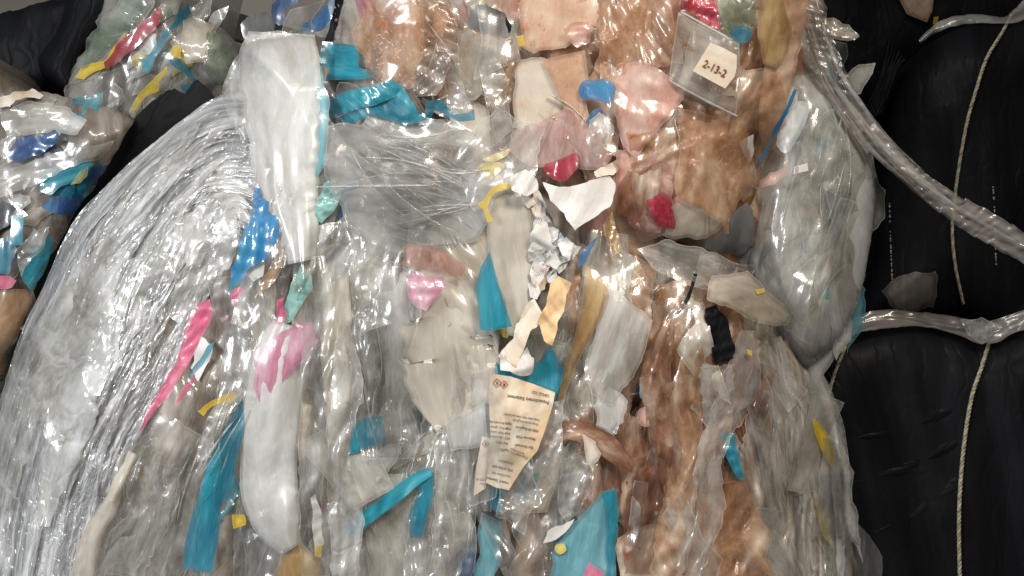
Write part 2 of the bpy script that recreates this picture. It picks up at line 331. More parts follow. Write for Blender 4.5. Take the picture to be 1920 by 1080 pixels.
# ------------------------------------------------------------------ sheets and ribbons
_seed = [100]
def nseed():
    _seed[0] += 7; return _seed[0]
CUR = {}
def sheet(name, pts, surf, mat, lift=10, amp=8, wl=30, ang=90, st=3, crum=.5, step=8, parent=None, round_=0, jag=3.0, tilt=None, seed=None, smooth=True, curl=0):
    seed = seed or nseed(); r = random.Random(seed)
    p = np.array(pts, float)
    if round_: out = smooth_closed(pts, max(len(pts)*6, 24), jag, seed)
    else:
        q = []
        for i in range(len(p)):
            a, b = p[i], p[(i+1) % len(p)]; k = max(1, int(np.hypot(*(b-a))/max(6, step)))
            for j in range(k): q.append(a+(b-a)*j/k)
        out = np.array(q)
        if jag: out = out+np.stack([vn(out[:, 0]/13, out[:, 1]/13, seed)-.5, vn(out[:, 0]/13, out[:, 1]/13, seed+1)-.5], -1)*jag*1.6+np.stack([vn(out[:, 0]/37, out[:, 1]/37, seed+4)-.5, vn(out[:, 0]/37, out[:, 1]/37, seed+6)-.5], -1)*jag*3
    v, f = cdt(out, step, seed)
    tx, ty = tilt or (r.uniform(-.03, .03), r.uniform(-.03, .03))
    cx, cy = p.mean(0); a = math.radians(ang)
    def depth(x, y, up=0):
        A, B = x*math.cos(a)+y*math.sin(a), -x*math.sin(a)+y*math.cos(a)
        w = (pleat(A, B, wl, st, seed)*(1-crum)+crumple(x, y, wl*1.5, seed)*crum*1.5)*amp
        w = w+(x-cx)*tx+(y-cy)*ty
        return surf(x, y)-(lift+up+w)/1000
    x, y = v[:, 0], v[:, 1]
    Y = depth(x, y)
    if curl:
        d = seg_dist(x, y, out); Y = Y-curl/1000*np.clip(1-d/18, 0, 1)**2*(vn(x/25, y/25, seed+2))
    A, B = x*math.cos(a)+y*math.sin(a), -x*math.sin(a)+y*math.cos(a)
    o = build(name, P3(x, y, Y), f, MATS[mat], parent, np.stack([A, B], -1)/1000, smooth, np.clip(seg_dist(x, y, out)/26, 0, 1))
    CUR['depth'] = depth
    return o
def spline(pts, n):
    p = np.array(pts, float); m = len(p); t = np.linspace(0, m-1, n); i = np.minimum(np.floor(t).astype(int), m-2); f = (t-i)[:, None]
    g = lambda k: p[np.clip(k, 0, m-1)]
    a, b, c, d = g(i-1), g(i), g(i+1), g(i+2)
    return .5*((2*b)+(-a+c)*f+(2*a-5*b+4*c-d)*f*f+(-a+3*b-3*c+d)*f**3)
def ruled(name, A, B, surf, mat, lift=20, amp=12, wl=22, st=8, crum=.2, res=5, parent=None, seed=None, arch=0, jag=3, pow_=1):
    """a film between two edge curves, its pleats running along them"""
    seed = seed or nseed()
    la = sum(math.dist(A[i][:2], A[i-1][:2]) for i in range(1, len(A)))
    wd = max(math.dist(A[len(A)//2][:2], B[len(B)//2][:2]), 8)
    nu = max(8, int(la/res/1.4)); nv = max(4, int(wd/res))
    a, b = spline([q[:2] for q in A], nu), spline([q[:2] for q in B], nu)
    j = (vn(a[:, 0]/14, a[:, 1]/14, seed)-.5)[:, None]*jag; a = a+j; b = b-j
    v = np.linspace(0, 1, nv)[None, :, None]
    Pm = a[:, None, :]*(1-v)+b[:, None, :]*v
    x, y = Pm[..., 0], Pm[..., 1]
    c = (a+b)/2; s = np.concatenate([[0], np.cumsum(np.hypot(*(np.diff(c, axis=0).T)))])
    U = np.repeat(s[:, None], nv, 1); wloc = np.hypot(*(a-b).T)
    Vv = (v[..., 0]-.5)*(wloc[:, None]*.5+wd*.5)
    w = (pleat(U, Vv, wl, st, seed)*(1-crum)+crumple(U, Vv, wl*1.8, seed)*crum*1.4)*amp
    w = w+arch*(1-(2*v[..., 0]-1)**2)
    Y = surf(x.ravel(), y.ravel())-(lift+w.ravel())/1000
    V = P3(x.ravel(), y.ravel(), Y)
    i = np.arange(nu-1)[:, None]*nv+np.arange(nv-1)[None, :]; i = i.ravel()
    F = np.stack([i, i+1, i+nv+1, i+nv], -1)
    vv = np.minimum(v[..., 0], 1-v[..., 0])*wd; uu = np.minimum(U, s[-1]-U)
    return build(name, V, F, MATS[mat], parent, np.stack([U.ravel(), Vv.ravel()], -1)/1000, True, np.clip(np.minimum(vv+0*U, uu)/min(20, wd*.35), 0, 1).ravel())
def ribbon(name, pts, surf, mat, **kw):
    """centre line with widths (x, y, width)"""
    p = np.array(pts, float); q = spline(pts, max(6, len(pts)*3))
    d = np.gradient(q[:, :2], axis=0); d /= np.maximum(1e-6, np.hypot(*d.T))[:, None]
    n = np.stack([-d[:, 1], d[:, 0]], -1); w = q[:, 2:3]/2
    return ruled(name, (q[:, :2]+n*w).tolist(), (q[:, :2]-n*w).tolist(), surf, mat, **kw)
def tube(name, pts3, r, mat, parent=None, sides=6):
    p = np.array(pts3, float); d = np.gradient(p, axis=0); d /= np.linalg.norm(d, axis=1)[:, None]
    ref = np.array([0, -1, 0.01]); n1 = np.cross(d, ref); n1 /= np.linalg.norm(n1, axis=1)[:, None]; n2 = np.cross(d, n1)
    th = np.linspace(0, 2*math.pi, sides, endpoint=False)
    V = (p[:, None, :]+r*(np.cos(th)[None, :, None]*n1[:, None, :]+np.sin(th)[None, :, None]*n2[:, None, :])).reshape(-1, 3)
    m = len(p); F = []
    for i in range(m-1):
        for k in range(sides):
            F.append((i*sides+k, i*sides+(k+1) % sides, (i+1)*sides+(k+1) % sides, (i+1)*sides+k))
    F += [tuple(range(sides))[::-1], tuple(range((m-1)*sides, m*sides))]
    return build(name, V, F, MATS[mat], parent)

# ------------------------------------------------------------------ the hall behind
def box(name, x0, x1, y0, y1, z0, z1, mat, parent=None):
    V = np.array([(x, y, z) for x in (x0, x1) for y in (y0, y1) for z in (z0, z1)], float)
    F = [(0, 1, 3, 2), (4, 6, 7, 5), (0, 4, 5, 1), (2, 3, 7, 6), (0, 2, 6, 4), (1, 5, 7, 3)]
    return build(name, V, F, MATS[mat], parent, None, False)
w_ = box('wall', -4.5, 4.5, 2.2, 2.4, 0, 4.2, 'wall_paint'); tag(w_, kind='structure')
f_ = box('floor', -4.5, 4.5, -5.5, 2.2, -0.1, 0, 'concrete'); tag(f_, kind='structure')
l_ = box('wall_ledge', -1.75, -0.2, 2.12, 2.198, 1.93, 2.02, 'dark_ledge'); l_.rotation_euler[1] = math.radians(16)
tag(l_, kind='structure')

# ------------------------------------------------------------------ bales
def bale(name, label, pts, y0, R, thick, mat, **kw):
    c = np.array(pts, float).mean(0)
    sf = Surf(pts, y0, R, kw.pop('rough', .02), kw.pop('bwl', 130), kw.get('seed', 1))
    loc = P3(np.array([c[0]]), np.array([max(p[1] for p in pts)*1.0]), y0)[0]
    e = empty(name, tuple(loc), label, 'bale')
    body('body', pts, sf, thick, mat, e, **kw)
    return e, sf
LOW = [(-60, 1530), (-45, 900), (10, 720), (55, 600), (115, 470), (192, 365), (298, 265), (400, 190), (448, 130), (470, 78), (620, 70),
       (760, 100), (960, 160), (1180, 300), (1330, 430), (1420, 500), (1480, 590), (1500, 660), (1540, 750), (1572, 860), (1582, 960), (1576, 1530)]
UP = [(640, -420), (632, 60), (610, 160), (640, 300), (760, 430), (960, 520), (1200, 520), (1400, 470), (1440, 300), (1520, 160), (1490, -420)]
BAG = [(1480, 130), (1560, 150), (1610, 230), (1640, 330), (1634, 440), (1612, 560), (1582, 622), (1546, 662), (1502, 684), (1455, 640), (1412, 530), (1398, 430), (1410, 300)]
LB1 = [(128, 175), (140, 120), (190, 30), (230, -300), (400, -300), (350, 10), (415, 55), (442, 150), (380, 175), (270, 260), (190, 300), (130, 260)]
LB2 = [(-70, 190), (50, 172), (140, 185), (250, 230), (215, 330), (150, 420), (110, 520), (60, 640), (10, 760), (40, 1400), (-70, 1400)]
lowb, S_low = bale('plastic_film_bale', 'big front bale of crumpled clear film, grey at its left, rust brown at its right', LOW, 0.0, 260, .8, 'dark_mixed_film', step=8, amp=14, seed=3)
upb, S_up = bale('plastic_film_bale', 'rust stained bale of tan and peach film on top, behind the front bale', UP, .05, 160, .8, 'rust_core_film', step=8, amp=14, seed=5)
bagb, S_bag = bale('film_bag', 'bulging milky bag of film hanging at the right between rusty bale and black bales', BAG, .06, 110, .22, 'milky_film', step=7, amp=9, seed=8, crum=.35, rough=.02)
lb1, S_l1 = bale('plastic_film_bale', 'far bale of green, pink and yellow film at upper left below the wall', LB1, .55, 90, .6, 'hazy_film', step=8, amp=12, seed=11)
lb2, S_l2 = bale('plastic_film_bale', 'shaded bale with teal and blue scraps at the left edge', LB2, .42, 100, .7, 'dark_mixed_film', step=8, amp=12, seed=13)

def black_bale(label, pts, y0, R, seed, ang=90, crum=.25, amp=5):
    c = np.array(pts, float).mean(0); sf = Surf(pts, y0, R, .02, 150, seed)
    e = empty('black_bale', tuple(P3(np.array([c[0]]), np.array([max(p[1] for p in pts)*1.0]), y0)[0]), label, 'bale')
    body('body', pts, sf, .8, 'black_film', e, step=9, amp=amp, wl=70, ang=ang, st=5, seed=seed, crum=crum)
    return e, sf
bkA, S_kA = black_bale('matt black wrapped bale in the upper left corner', [(-70, 60), (5, 25), (30, 18), (90, 2), (160, -8), (190, -20), (170, 60), (110, 160), (60, 190), (-70, 200)], .72, 60, 21, 100)
bkA2, S_kA2 = black_bale('dark ribbed black bale squeezed between the corner bale and the coloured film bale', [(150, -60), (230, -60), (225, 0), (185, 60), (150, 120), (140, 175), (95, 165), (72, 110), (110, 50)], .66, 45, 22, 115)
bkB, S_kB = black_bale('tall black bale with a cord down its front, upper right', [(1600, 620), (1635, 480), (1650, 330), (1680, 190), (1720, 110), (1790, 55), (1890, 35), (2000, 20), (2000, 640), (1800, 600)], .40, 120, 23, 88)
bkC, S_kC = black_bale('lower right black bale with two cords over its crease', [(1440, 1530), (1450, 800), (1500, 680), (1570, 622), (1700, 605), (1850, 640), (1900, 630), (2000, 600), (2000, 1530)], .26, 110, 24, 80)
bkD, S_kD = black_bale('black bale in deep shade behind the twisted film, top right', [(1480, -400), (2100, -400), (2100, 70), (1830, 90), (1720, 130), (1660, 260), (1600, 330), (1520, 260)], .62, 80, 25, 75, .4)
sh = sheet('black_film_strip', [(384, 160), (410, 190), (360, 230), (300, 285), (240, 340), (190, 395), (140, 455), (100, 520), (70, 560), (66, 545), (88, 500), (130, 422), (163, 367), (173, 358), (197, 320), (220, 280), (253, 217), (300, 182), (330, 162), (345, 175), (372, 150)],
           S_l2, 'black_film', lift=130, amp=4, wl=60, ang=125, step=7)
tag(sh, 'curved black plastic strip running along the left edge of the front bale', 'plastic sheet')

# ------------------------------------------------------------------ cords on the black bales (twisted from three strands)
def cord(pts, surf, parent, r=3.5, lift=8, pitch=26, mats=('rope_fibre', 'rope_grey', 'rope_yellow')):
    q = spline(pts, int(len(pts)*34)); Y = surf(q[:, 0], q[:, 1])-lift/1000; c = P3(q[:, 0], q[:, 1], Y)
    L = np.concatenate([[0], np.cumsum(np.linalg.norm(np.diff(c, axis=0), axis=1))])*1000
    d = np.gradient(c, axis=0); d /= np.linalg.norm(d, axis=1)[:, None]
    n1 = np.cross(d, [0, -1, 0.01]); n1 /= np.linalg.norm(n1, axis=1)[:, None]; n2 = np.cross(d, n1)
    hub = None
    for k in range(3):
        a = (L/pitch*2*math.pi+k*2.094)[:, None]
        p = c+(np.cos(a)*n1+np.sin(a)*n2)*r*.52/1000
        o = tube('cord' if hub is None else 'strand', p, r*.62/1000, mats[k], parent if hub is None else hub, 6)
        hub = hub or o
cord([(1897, 28), (1880, 60), (1850, 110), (1830, 170), (1812, 235), (1797, 320), (1787, 400), (1786, 450), (1793, 510), (1806, 570)], S_kB, bkB)
cord([(1594, 622), (1583, 655), (1565, 700), (1552, 745), (1540, 790)], S_kC, bkC)
cord([(1856, 640), (1840, 690), (1822, 745), (1808, 830), (1800, 920), (1798, 1000), (1800, 1090)], S_kC, bkC, r=4)
def dashes(pts, surf, parent, seed):
    q = spline(pts, 60); r = random.Random(seed); V = []; F = []
    for i in range(0, 59):
        if r.random() < .45: continue
        a, b = q[i], q[i+1]*.7+q[i]*.3; w = r.uniform(.6, 1.6); m = len(V)
        for (x, y) in ((a[0]-w, a[1]), (a[0]+w, a[1]), (b[0]+w, b[1]), (b[0]-w, b[1])):
            V.append(P3(np.array([x]), np.array([y]), surf(np.array([x]), np.array([y]))-.0095)[0])
        F.append((m, m+1, m+2, m+3))
    o = build('stitching', np.array(V), F, MATS['thread'], parent); o['kind'] = 'stuff'
dashes([(1668, 380), (1669, 430), (1671, 480), (1673, 530)], S_kB, bkB, 1)
dashes([(1862, 350), (1865, 400), (1866, 450), (1868, 500)], S_kB, bkB, 2)
for x0, y0, x1, y1 in ((1605, 822, 1790, 765), (1600, 905, 1795, 830), (1640, 1000, 1800, 900)):
    tag(ribbon('crease', [(x0, y0, 10), ((x0+x1)/2, (y0+y1)/2+10, 34), (x1, y1, 30)], S_kC, 'black_film', lift=-3, amp=2, wl=12, st=6, arch=6, res=3, parent=bkC))

# ------------------------------------------------------------------ scattered scraps pressed into the bales
R_ = random.Random(7)
def scatter(n, region, flow, palette, surf, parent, size=(26, 80), asp=(1.2, 4), lift=(0, 14), step=7, amp=(6, 15), name='film_scrap', spread=12):
    poly = np.array(region, float); x0, y0 = poly.min(0); x1, y1 = poly.max(0); k = 0
    mats = [m for m, w in palette for _ in range(w)]
    while k < n:
        x, y = R_.uniform(x0, x1), R_.uniform(y0, y1)
        if not inside(np.array([x]), np.array([y]), poly)[0]: continue
        a = flow(x, y)+R_.gauss(0, spread); s = R_.uniform(*size); l = s*R_.uniform(*asp); ra = math.radians(a)
        m = R_.choice((4, 5, 5, 6, 7)); pts = []
        for i in range(m):
            t = 2*math.pi*(i+R_.uniform(-.25, .25))/m; rr = R_.uniform(.75, 1.15)
            u, v = math.cos(t)*l/2*rr, math.sin(t)*s/2*rr
            pts.append((x+u*math.cos(ra)-v*math.sin(ra), y+u*math.sin(ra)+v*math.cos(ra)))
        sheet(name, pts, surf, R_.choice(mats), lift=R_.uniform(*lift), amp=R_.uniform(*amp), wl=R_.uniform(18, 46), ang=a, st=R_.uniform(2, 5), crum=R_.uniform(.5, 1), step=step, parent=parent, jag=4)
        k += 1
def flow_low(x, y):
    t = (x-800)/800
    return 90+t*14-(max(0, 650-x)/650)*-22-0*y if x > 650 else 90+(650-x)/650*32
V_ = lambda x, y: 90
ZL = [(420, 300), (640, 120), (900, 230), (1000, 420), (1000, 1110), (200, 1110), (300, 800)]
scatter(75, ZL, flow_low, [('hazy_film', 5), ('clear_film', 4), ('milky_film', 3), ('beige_film', 4), ('crinkled_film', 2), ('white_paper', 1), ('pale_teal_film', 1)], S_low, lowb, size=(30, 90), asp=(1.6, 4.5))
ZC = [(900, 420), (1240, 430), (1230, 1110), (850, 1110)]
scatter(45, ZC, flow_low, [('beige_film', 5), ('hazy_film', 4), ('milky_film', 2), ('crinkled_film', 3), ('tan_film', 2), ('cream_paper', 1)], S_low, lowb, size=(30, 80), asp=(1.4, 4))
ZR = [(1180, 500), (1400, 520), (1440, 700), (1450, 1110), (1150, 1110)]
scatter(60, ZR, flow_low, [('rust_film', 5), ('tan_film', 4), ('beige_film', 3), ('crinkled_film', 3), ('hazy_film', 1), ('rose_stained_film', 1)], S_low, lowb, size=(18, 60), asp=(1.6, 6))
ZRR = [(1400, 620), (1490, 640), (1565, 860), (1570, 1110), (1430, 1110)]
scatter(22, ZRR, lambda x, y: 78, [('hazy_film', 5), ('milky_film', 2), ('beige_film', 3), ('clear_film', 3)], S_low, lowb, size=(24, 60), asp=(3, 7))
ZU1 = [(645, -20), (960, -20), (950, 330), (800, 200), (660, 150)]
scatter(48, ZU1, lambda x, y: 60+R_.uniform(-30, 60), [('tan_film', 3), ('beige_film', 6), ('crinkled_film', 6), ('rose_stained_film', 2), ('hazy_film', 3)], S_up, upb, size=(28, 80), asp=(1, 2.6), spread=25)
ZU2 = [(950, -20), (1260, -20), (1260, 440), (1000, 400)]
scatter(55, ZU2, lambda x, y: 80, [('peach_film', 6), ('tan_film', 4), ('salmon_film', 3), ('pale_peach_film', 2), ('crinkled_film', 2)], S_up, upb, size=(26, 80), asp=(1, 2.6), spread=30)
ZU3 = [(1230, -20), (1480, -20), (1500, 180), (1420, 440), (1180, 460)]
scatter(75, ZU3, lambda x, y: 100, [('tan_film', 6), ('rust_film', 2), ('beige_film', 5), ('peach_film', 2), ('salmon_film', 2), ('crinkled_film', 4), ('ochre_film', 2), ('hazy_film', 2)], S_up, upb, size=(18, 60), asp=(1, 3), spread=40)
scatter(16, BAG, lambda x, y: 95, [('pale_teal_film', 3), ('pale_yellow_film', 1), ('beige_film', 2)], S_bag, bagb, size=(24, 60), asp=(2, 4), lift=(0, 4), amp=(2, 5))
scatter(26, BAG, lambda x, y: 100, [('hazy_film', 4), ('milky_film', 5), ('clear_film', 3), ('beige_film', 1)], S_bag, bagb, size=(30, 80), asp=(1.6, 4), lift=(0, 9), amp=(2, 6))
scatter(40, [(140, 150), (220, 0), (340, 0), (430, 70), (430, 140), (200, 280)], lambda x, y: 125, [('hazy_film', 4), ('crinkled_film', 3), ('green_film', 2), ('pale_yellow_film', 1), ('milky_film', 2)], S_l1, lb1, size=(16, 50), asp=(1.2, 4))
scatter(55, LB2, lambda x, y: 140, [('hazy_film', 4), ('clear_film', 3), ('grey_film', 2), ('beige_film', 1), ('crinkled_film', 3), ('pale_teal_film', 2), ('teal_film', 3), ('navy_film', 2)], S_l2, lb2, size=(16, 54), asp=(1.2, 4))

# ------------------------------------------------------------------ the distinct pieces, each a thing of its own
def T(label, cat, name, pts, surf, mat, **kw):
    if surf in (S_low, S_up): kw['lift'] += 28
    return tag(sheet(name, pts, surf, mat, **kw), label, cat)
def TR(label, cat, name, pts, surf, mat, **kw):
    if surf in (S_low, S_up): kw['lift'] = kw.get('lift', 20)+28
    return tag(ribbon(name, pts, surf, mat, **kw), label, cat)
FS, SH = 'film_strip', 'film_sheet'
# far upper left bale
T('crimson pink film strip slanting across the far coloured bale', 'film', FS, [(300, 8), (296, 40), (280, 62), (262, 84), (230, 105), (196, 130), (196, 118), (222, 82), (252, 52), (280, 28)], S_l1, 'crimson_film', lift=26, amp=5, ang=130, step=6)
T('yellow film streak left of the crimson strip on the far bale', 'film', FS, [(146, 142), (158, 120), (195, 108), (225, 75), (243, 60), (236, 88), (205, 112), (185, 132), (160, 146)], S_l1, 'yellow_film', lift=22, amp=5, ang=135, step=6)
T('pale green film patch at the top of the far bale', 'film', SH, [(150, 128), (165, 75), (205, 25), (235, -10), (285, -10), (262, 30), (215, 80), (190, 104)], S_l1, 'green_film', lift=18, amp=9, wl=14, crum=.7, ang=125, step=5)
T('dark teal film twist right of the crimson strip', 'film', FS, [(336, 20), (352, 8), (362, 22), (348, 40), (322, 60), (302, 92), (282, 132), (266, 134), (260, 106), (286, 96), (304, 62), (330, 42)], S_l1, 'teal_film', lift=24, amp=6, ang=125, step=6)
T('small round yellow plastic scrap on the far bale', 'scrap', 'plastic_scrap', [(322, 88), (332, 84), (340, 92), (338, 106), (328, 112), (319, 102)], S_l1, 'yellow_film', lift=30, amp=4, round_=1, step=4)
T('yellow ragged film streak low on the far bale', 'film', FS, [(245, 212), (262, 175), (285, 150), (312, 122), (314, 136), (296, 156), (300, 168), (272, 182), (258, 205)], S_l1, 'yellow_film', lift=26, amp=6, ang=130, step=5)
T('small teal hooked scrap beside the round yellow scrap', 'scrap', 'film_scrap', [(318, 116), (334, 112), (352, 128), (368, 150), (358, 152), (342, 134), (326, 130)], S_l1, 'teal_film', lift=30, amp=5, step=5)
T('teal scrap at the lower edge of the far bale above the black strip', 'scrap', 'film_scrap', [(340, 160), (366, 150), (384, 160), (362, 176), (344, 174)], S_l1, 'teal_film', lift=30, amp=5, step=5)
T('beige creased film flap at the top right of the far bale', 'film', SH, [(345, 38), (372, 30), (402, 50), (394, 80), (384, 118), (350, 122), (338, 80)], S_l1, 'beige_film', lift=30, amp=8, wl=20, crum=.8, step=5)
T('greenish grey crumpled film at the right end of the far bale', 'film', SH, [(390, 58), (425, 66), (444, 120), (438, 158), (400, 160), (378, 120)], S_l1, 'green_film', lift=26, amp=10, wl=18, crum=.7, step=5)
# behind the milky fold
S_far = Surf([(420, -60), (700, -60), (700, 130), (560, 160), (430, 120)], .45, 60, .01, 80, 31)
dk = T('dull grey rounded plastic scrap against the wall', 'scrap', 'plastic_scrap', [(452, 45), (472, 26), (500, 24), (516, 40), (512, 62), (498, 84), (470, 88), (456, 70)], S_far, 'grey_film', lift=5, amp=5, round_=1, step=6)
T('deep blue curled film ring above the milky fold', 'scrap', 'film_ring', [(508, 20), (516, 2), (540, -10), (562, -8), (560, 6), (545, 12), (534, 22), (536, 40), (524, 48), (512, 36)], S_far, 'navy_film', lift=20, amp=5, round_=1, step=5)
T('bright blue crescent of film above the milky fold', 'scrap', 'film_scrap', [(562, 54), (590, 30), (612, 6), (625, -8), (642, -8), (636, 20), (622, 44), (600, 58), (578, 60)], S_far, 'sky_blue_film', lift=30, amp=6, round_=1, step=5)
T('thin clear film loop beside the blue crescent', 'film', SH, [(530, 52), (545, 18), (580, 10), (610, 0), (585, 40), (600, 62), (560, 75), (535, 66)], S_far, 'clear_film', lift=34, amp=6, round_=1, step=5)
T('clear film bunched behind the top of the milky fold', 'film', SH, [(462, 70), (520, 60), (600, 58), (632, 30), (650, 60), (630, 120), (470, 140)], S_far, 'crinkled_film', lift=60, amp=12, wl=20, step=5)
T('lime tinted film scrap above the milky fold', 'scrap', 'film_scrap', [(540, 62), (566, 52), (586, 62), (575, 80), (548, 80)], S_far, 'green_film', lift=76, amp=6, round_=1, step=5)
TR('narrow dark folded film edge at the left of the rusty bale', 'film', FS, [(640, -20, 16), (632, 20, 15), (622, 60, 14), (614, 85, 12)], S_up, 'black_film', lift=40, amp=6, wl=6, st=8, res=3)
# left edge bale
T('off white torn paper draped on top of the left edge bale', 'paper', 'paper_sheet', [(-20, 205), (-10, 184), (28, 170), (62, 168), (84, 182), (76, 190), (50, 180), (30, 186), (16, 200)], S_l2, 'cream_paper', lift=40, amp=8, wl=18, crum=.8, step=5)
T('large smoky clear film over the top of the left edge bale', 'film', SH, [(0, 205), (60, 188), (130, 200), (165, 225), (150, 250), (80, 250), (10, 262)], S_l2, 'hazy_film', lift=30, amp=8, ang=170, step=5)
T('blue violet film slice on the left edge bale', 'film', SH, [(8, 295), (35, 262), (100, 242), (112, 262), (80, 285), (30, 304)], S_l2, 'navy_film', lift=28, amp=8, ang=160, wl=16, step=5)
T('teal film patch with a yellow stain beside it', 'film', SH, [(70, 332), (95, 312), (150, 302), (176, 306), (162, 330), (120, 348), (100, 362), (74, 360)], S_l2, 'teal_film', lift=30, amp=7, ang=160, step=5)
T('small yellow stained scrap on teal film, left edge bale', 'scrap', 'film_scrap', [(130, 345), (145, 322), (166, 310), (164, 326), (148, 344)], S_l2, 'pale_yellow_film', lift=42, amp=4, step=5)
T('navy scrap touching the curved black strip', 'scrap', 'film_scrap', [(162, 332), (172, 312), (198, 306), (206, 322), (190, 346), (168, 348)], S_l2, 'navy_film', lift=36, amp=6, step=5)
T('dark blue scrap below the teal patch', 'scrap', 'film_scrap', [(78, 392), (96, 372), (150, 366), (160, 380), (138, 404), (104, 408)], S_l2, 'navy_film', lift=34, amp=6, step=5)
T('upright teal rectangle of film at the left edge', 'film', SH, [(20, 406), (43, 404), (44, 458), (20, 462)], S_l2, 'teal_film', lift=36, amp=3, step=6, jag=1)
T('dark teal film corner under the teal rectangle', 'film', SH, [(-20, 456), (20, 450), (30, 470), (16, 512), (-20, 515)], S_l2, 'teal_film', lift=30, amp=8, step=5)
T('deep teal folded film low on the left edge bale', 'film', SH, [(40, 520), (60, 468), (92, 444), (102, 470), (76, 530), (56, 546)], S_l2, 'teal_film', lift=34, amp=10, ang=120, wl=14, step=5)
T('small pink scrap at the left edge of the picture', 'scrap', 'film_scrap', [(-20, 520), (22, 517), (34, 526), (24, 540), (-20, 542)], S_l2, 'pink_film', lift=34, amp=5, step=5)
T('brownish shaded film low at the left edge', 'film', SH, [(-20, 545), (45, 545), (62, 560), (30, 640), (6, 700), (-20, 710)], S_l2, 'tan_film', lift=26, amp=9, ang=115, step=6)
T('shiny grey crumpled film between the teal pieces', 'film', SH, [(30, 470), (60, 440), (95, 425), (85, 460), (60, 480), (36, 516)], S_l2, 'crinkled_film', lift=40, amp=9, wl=12, ang=125, step=4)
T('smoky film sheet below the blue violet slice', 'film', SH, [(0, 330), (60, 300), (140, 280), (215, 262), (190, 300), (110, 320), (60, 350), (0, 370)], S_l2, 'hazy_film', lift=34, amp=8, ang=155, step=5)

# the stretch wrap lobe on the front bale
A_ = [(474, 170), (405, 182), (345, 222), (295, 262), (240, 308), (187, 360), (143, 407), (110, 470), (77, 547), (50, 600), (27, 660), (8, 725), (-25, 850), (-50, 1000), (-60, 1150)]
B_ = [(486, 470), (450, 440), (420, 480), (385, 570), (330, 690), (272, 800), (225, 900), (190, 1010), (160, 1150)]
tag(ruled('stretch_wrap', A_, B_, S_low, 'stretch_film', lift=16, amp=4, wl=5, st=12, crum=.35, res=2.0, parent=lowb, jag=1), 'silvery stretch wrap with fine curved strands over the left shoulder')
for i in range(95):
    t = R_.uniform(.07, .95); u0 = R_.uniform(0, .55); u1 = min(1, u0+R_.uniform(.18, .5))
    a, b = spline(A_, 60), spline(B_, 60); c = a*(1-t)+b*t; i0, i1 = int(u0*59), int(u1*59); c = c[i0:i1+1:3]
    if len(c) < 4: continue
    c = c+np.array([[R_.uniform(-16, 16), R_.uniform(-16, 16)]])*np.linspace(0, 2.4, len(c))[:, None]
    w = R_.choice((4, 6, 9, 14, 30)); L_ = len(c)
    ribbon('wrap_fold', [(c[k][0], c[k][1], max(3, w*math.sin(math.pi*(k+.6)/(L_+.2)))) for k in range(L_)], S_low, R_.choice(('stretch_film', 'veil_film', 'crinkled_film')), lift=20+R_.uniform(0, 8), amp=7, wl=6, st=14, crum=.1, res=2.6, parent=lowb, jag=3)

# milky fold at the top
TR('wide milky film fold hanging from the top of the front bale', 'film', SH, [(528, 62, 130), (524, 120, 148), (528, 200, 142), (534, 280, 128), (540, 360, 112), (556, 430, 84), (566, 490, 60)], S_low, 'milky_film', lift=52, amp=9, wl=46, st=8, crum=.35, res=4, arch=14, jag=8)
TR('clear crinkled film gathered left of the milky fold', 'film', SH, [(470, 110, 50), (452, 150, 56), (440, 190, 40), (462, 260, 22)], S_low, 'crinkled_film', lift=48, amp=10, wl=10, st=4, res=3)
# blue and pink streak group
T('blue film wedge under clear wrap beside the milky fold', 'film', SH, [(480, 338), (492, 372), (520, 384), (528, 398), (518, 446), (506, 480), (470, 505), (430, 540), (424, 556), (432, 500), (452, 452), (468, 400)], S_low, 'sky_blue_film', lift=58, amp=9, ang=108, wl=20, st=5, step=5)
T('navy film slice within the blue wedge', 'scrap', 'film_scrap', [(488, 402), (520, 396), (514, 440), (500, 478), (474, 492), (480, 440)], S_low, 'navy_film', lift=47, amp=5, ang=105, step=5)
T('white triangular film tip with pink edge below the blue wedge', 'scrap', 'film_scrap', [(462, 508), (500, 484), (492, 520), (474, 532)], S_low, 'white_paper', lift=52, amp=4, step=5)
T('brown glossy film fold right of the blue wedge', 'film', FS, [(522, 452), (540, 448), (548, 470), (520, 515), (494, 548), (474, 566), (482, 540), (506, 495)], S_low, 'tan_film', lift=50, amp=8, ang=120, wl=10, st=5, step=4)
T('long pink film streak running down the left of the front bale', 'film', FS, [(372, 566), (394, 560), (402, 585), (386, 625), (362, 660), (338, 705), (300, 765), (262, 816), (278, 775), (312, 712), (340, 650)], S_low, 'pink_film', lift=62, amp=7, ang=120, wl=14, st=6, step=5)
T('short red pink streak below the blue wedge', 'film', FS, [(432, 548), (448, 536), (460, 542), (446, 560), (436, 572)], S_low, 'pink_film', lift=52, amp=6, ang=125, wl=8, step=4)
T('slim pink streak under the teal sliver', 'film', FS, [(346, 728), (368, 700), (366, 714), (342, 752), (330, 762)], S_low, 'pink_film', lift=52, amp=4, ang=125, step=5)
T('slim teal sliver between two pink streaks', 'film', FS, [(402, 640), (398, 656), (380, 686), (362, 710), (358, 700), (376, 668), (390, 648)], S_low, 'teal_film', lift=50, amp=5, ang=122, step=5)
T('vivid magenta pink film fold in the middle left', 'film', FS, [(524, 566), (534, 560), (534, 600), (520, 640), (500, 676), (484, 694), (488, 660), (508, 605)], S_low, 'pink_film', lift=46, amp=6, ang=110, wl=14, step=5)
T('mint green film piece beside the magenta fold', 'film', SH, [(560, 500), (576, 506), (588, 540), (566, 572), (542, 606), (530, 612), (534, 570), (544, 530)], S_low, 'mint_film', lift=44, amp=7, wl=16, crum=.7, step=5)
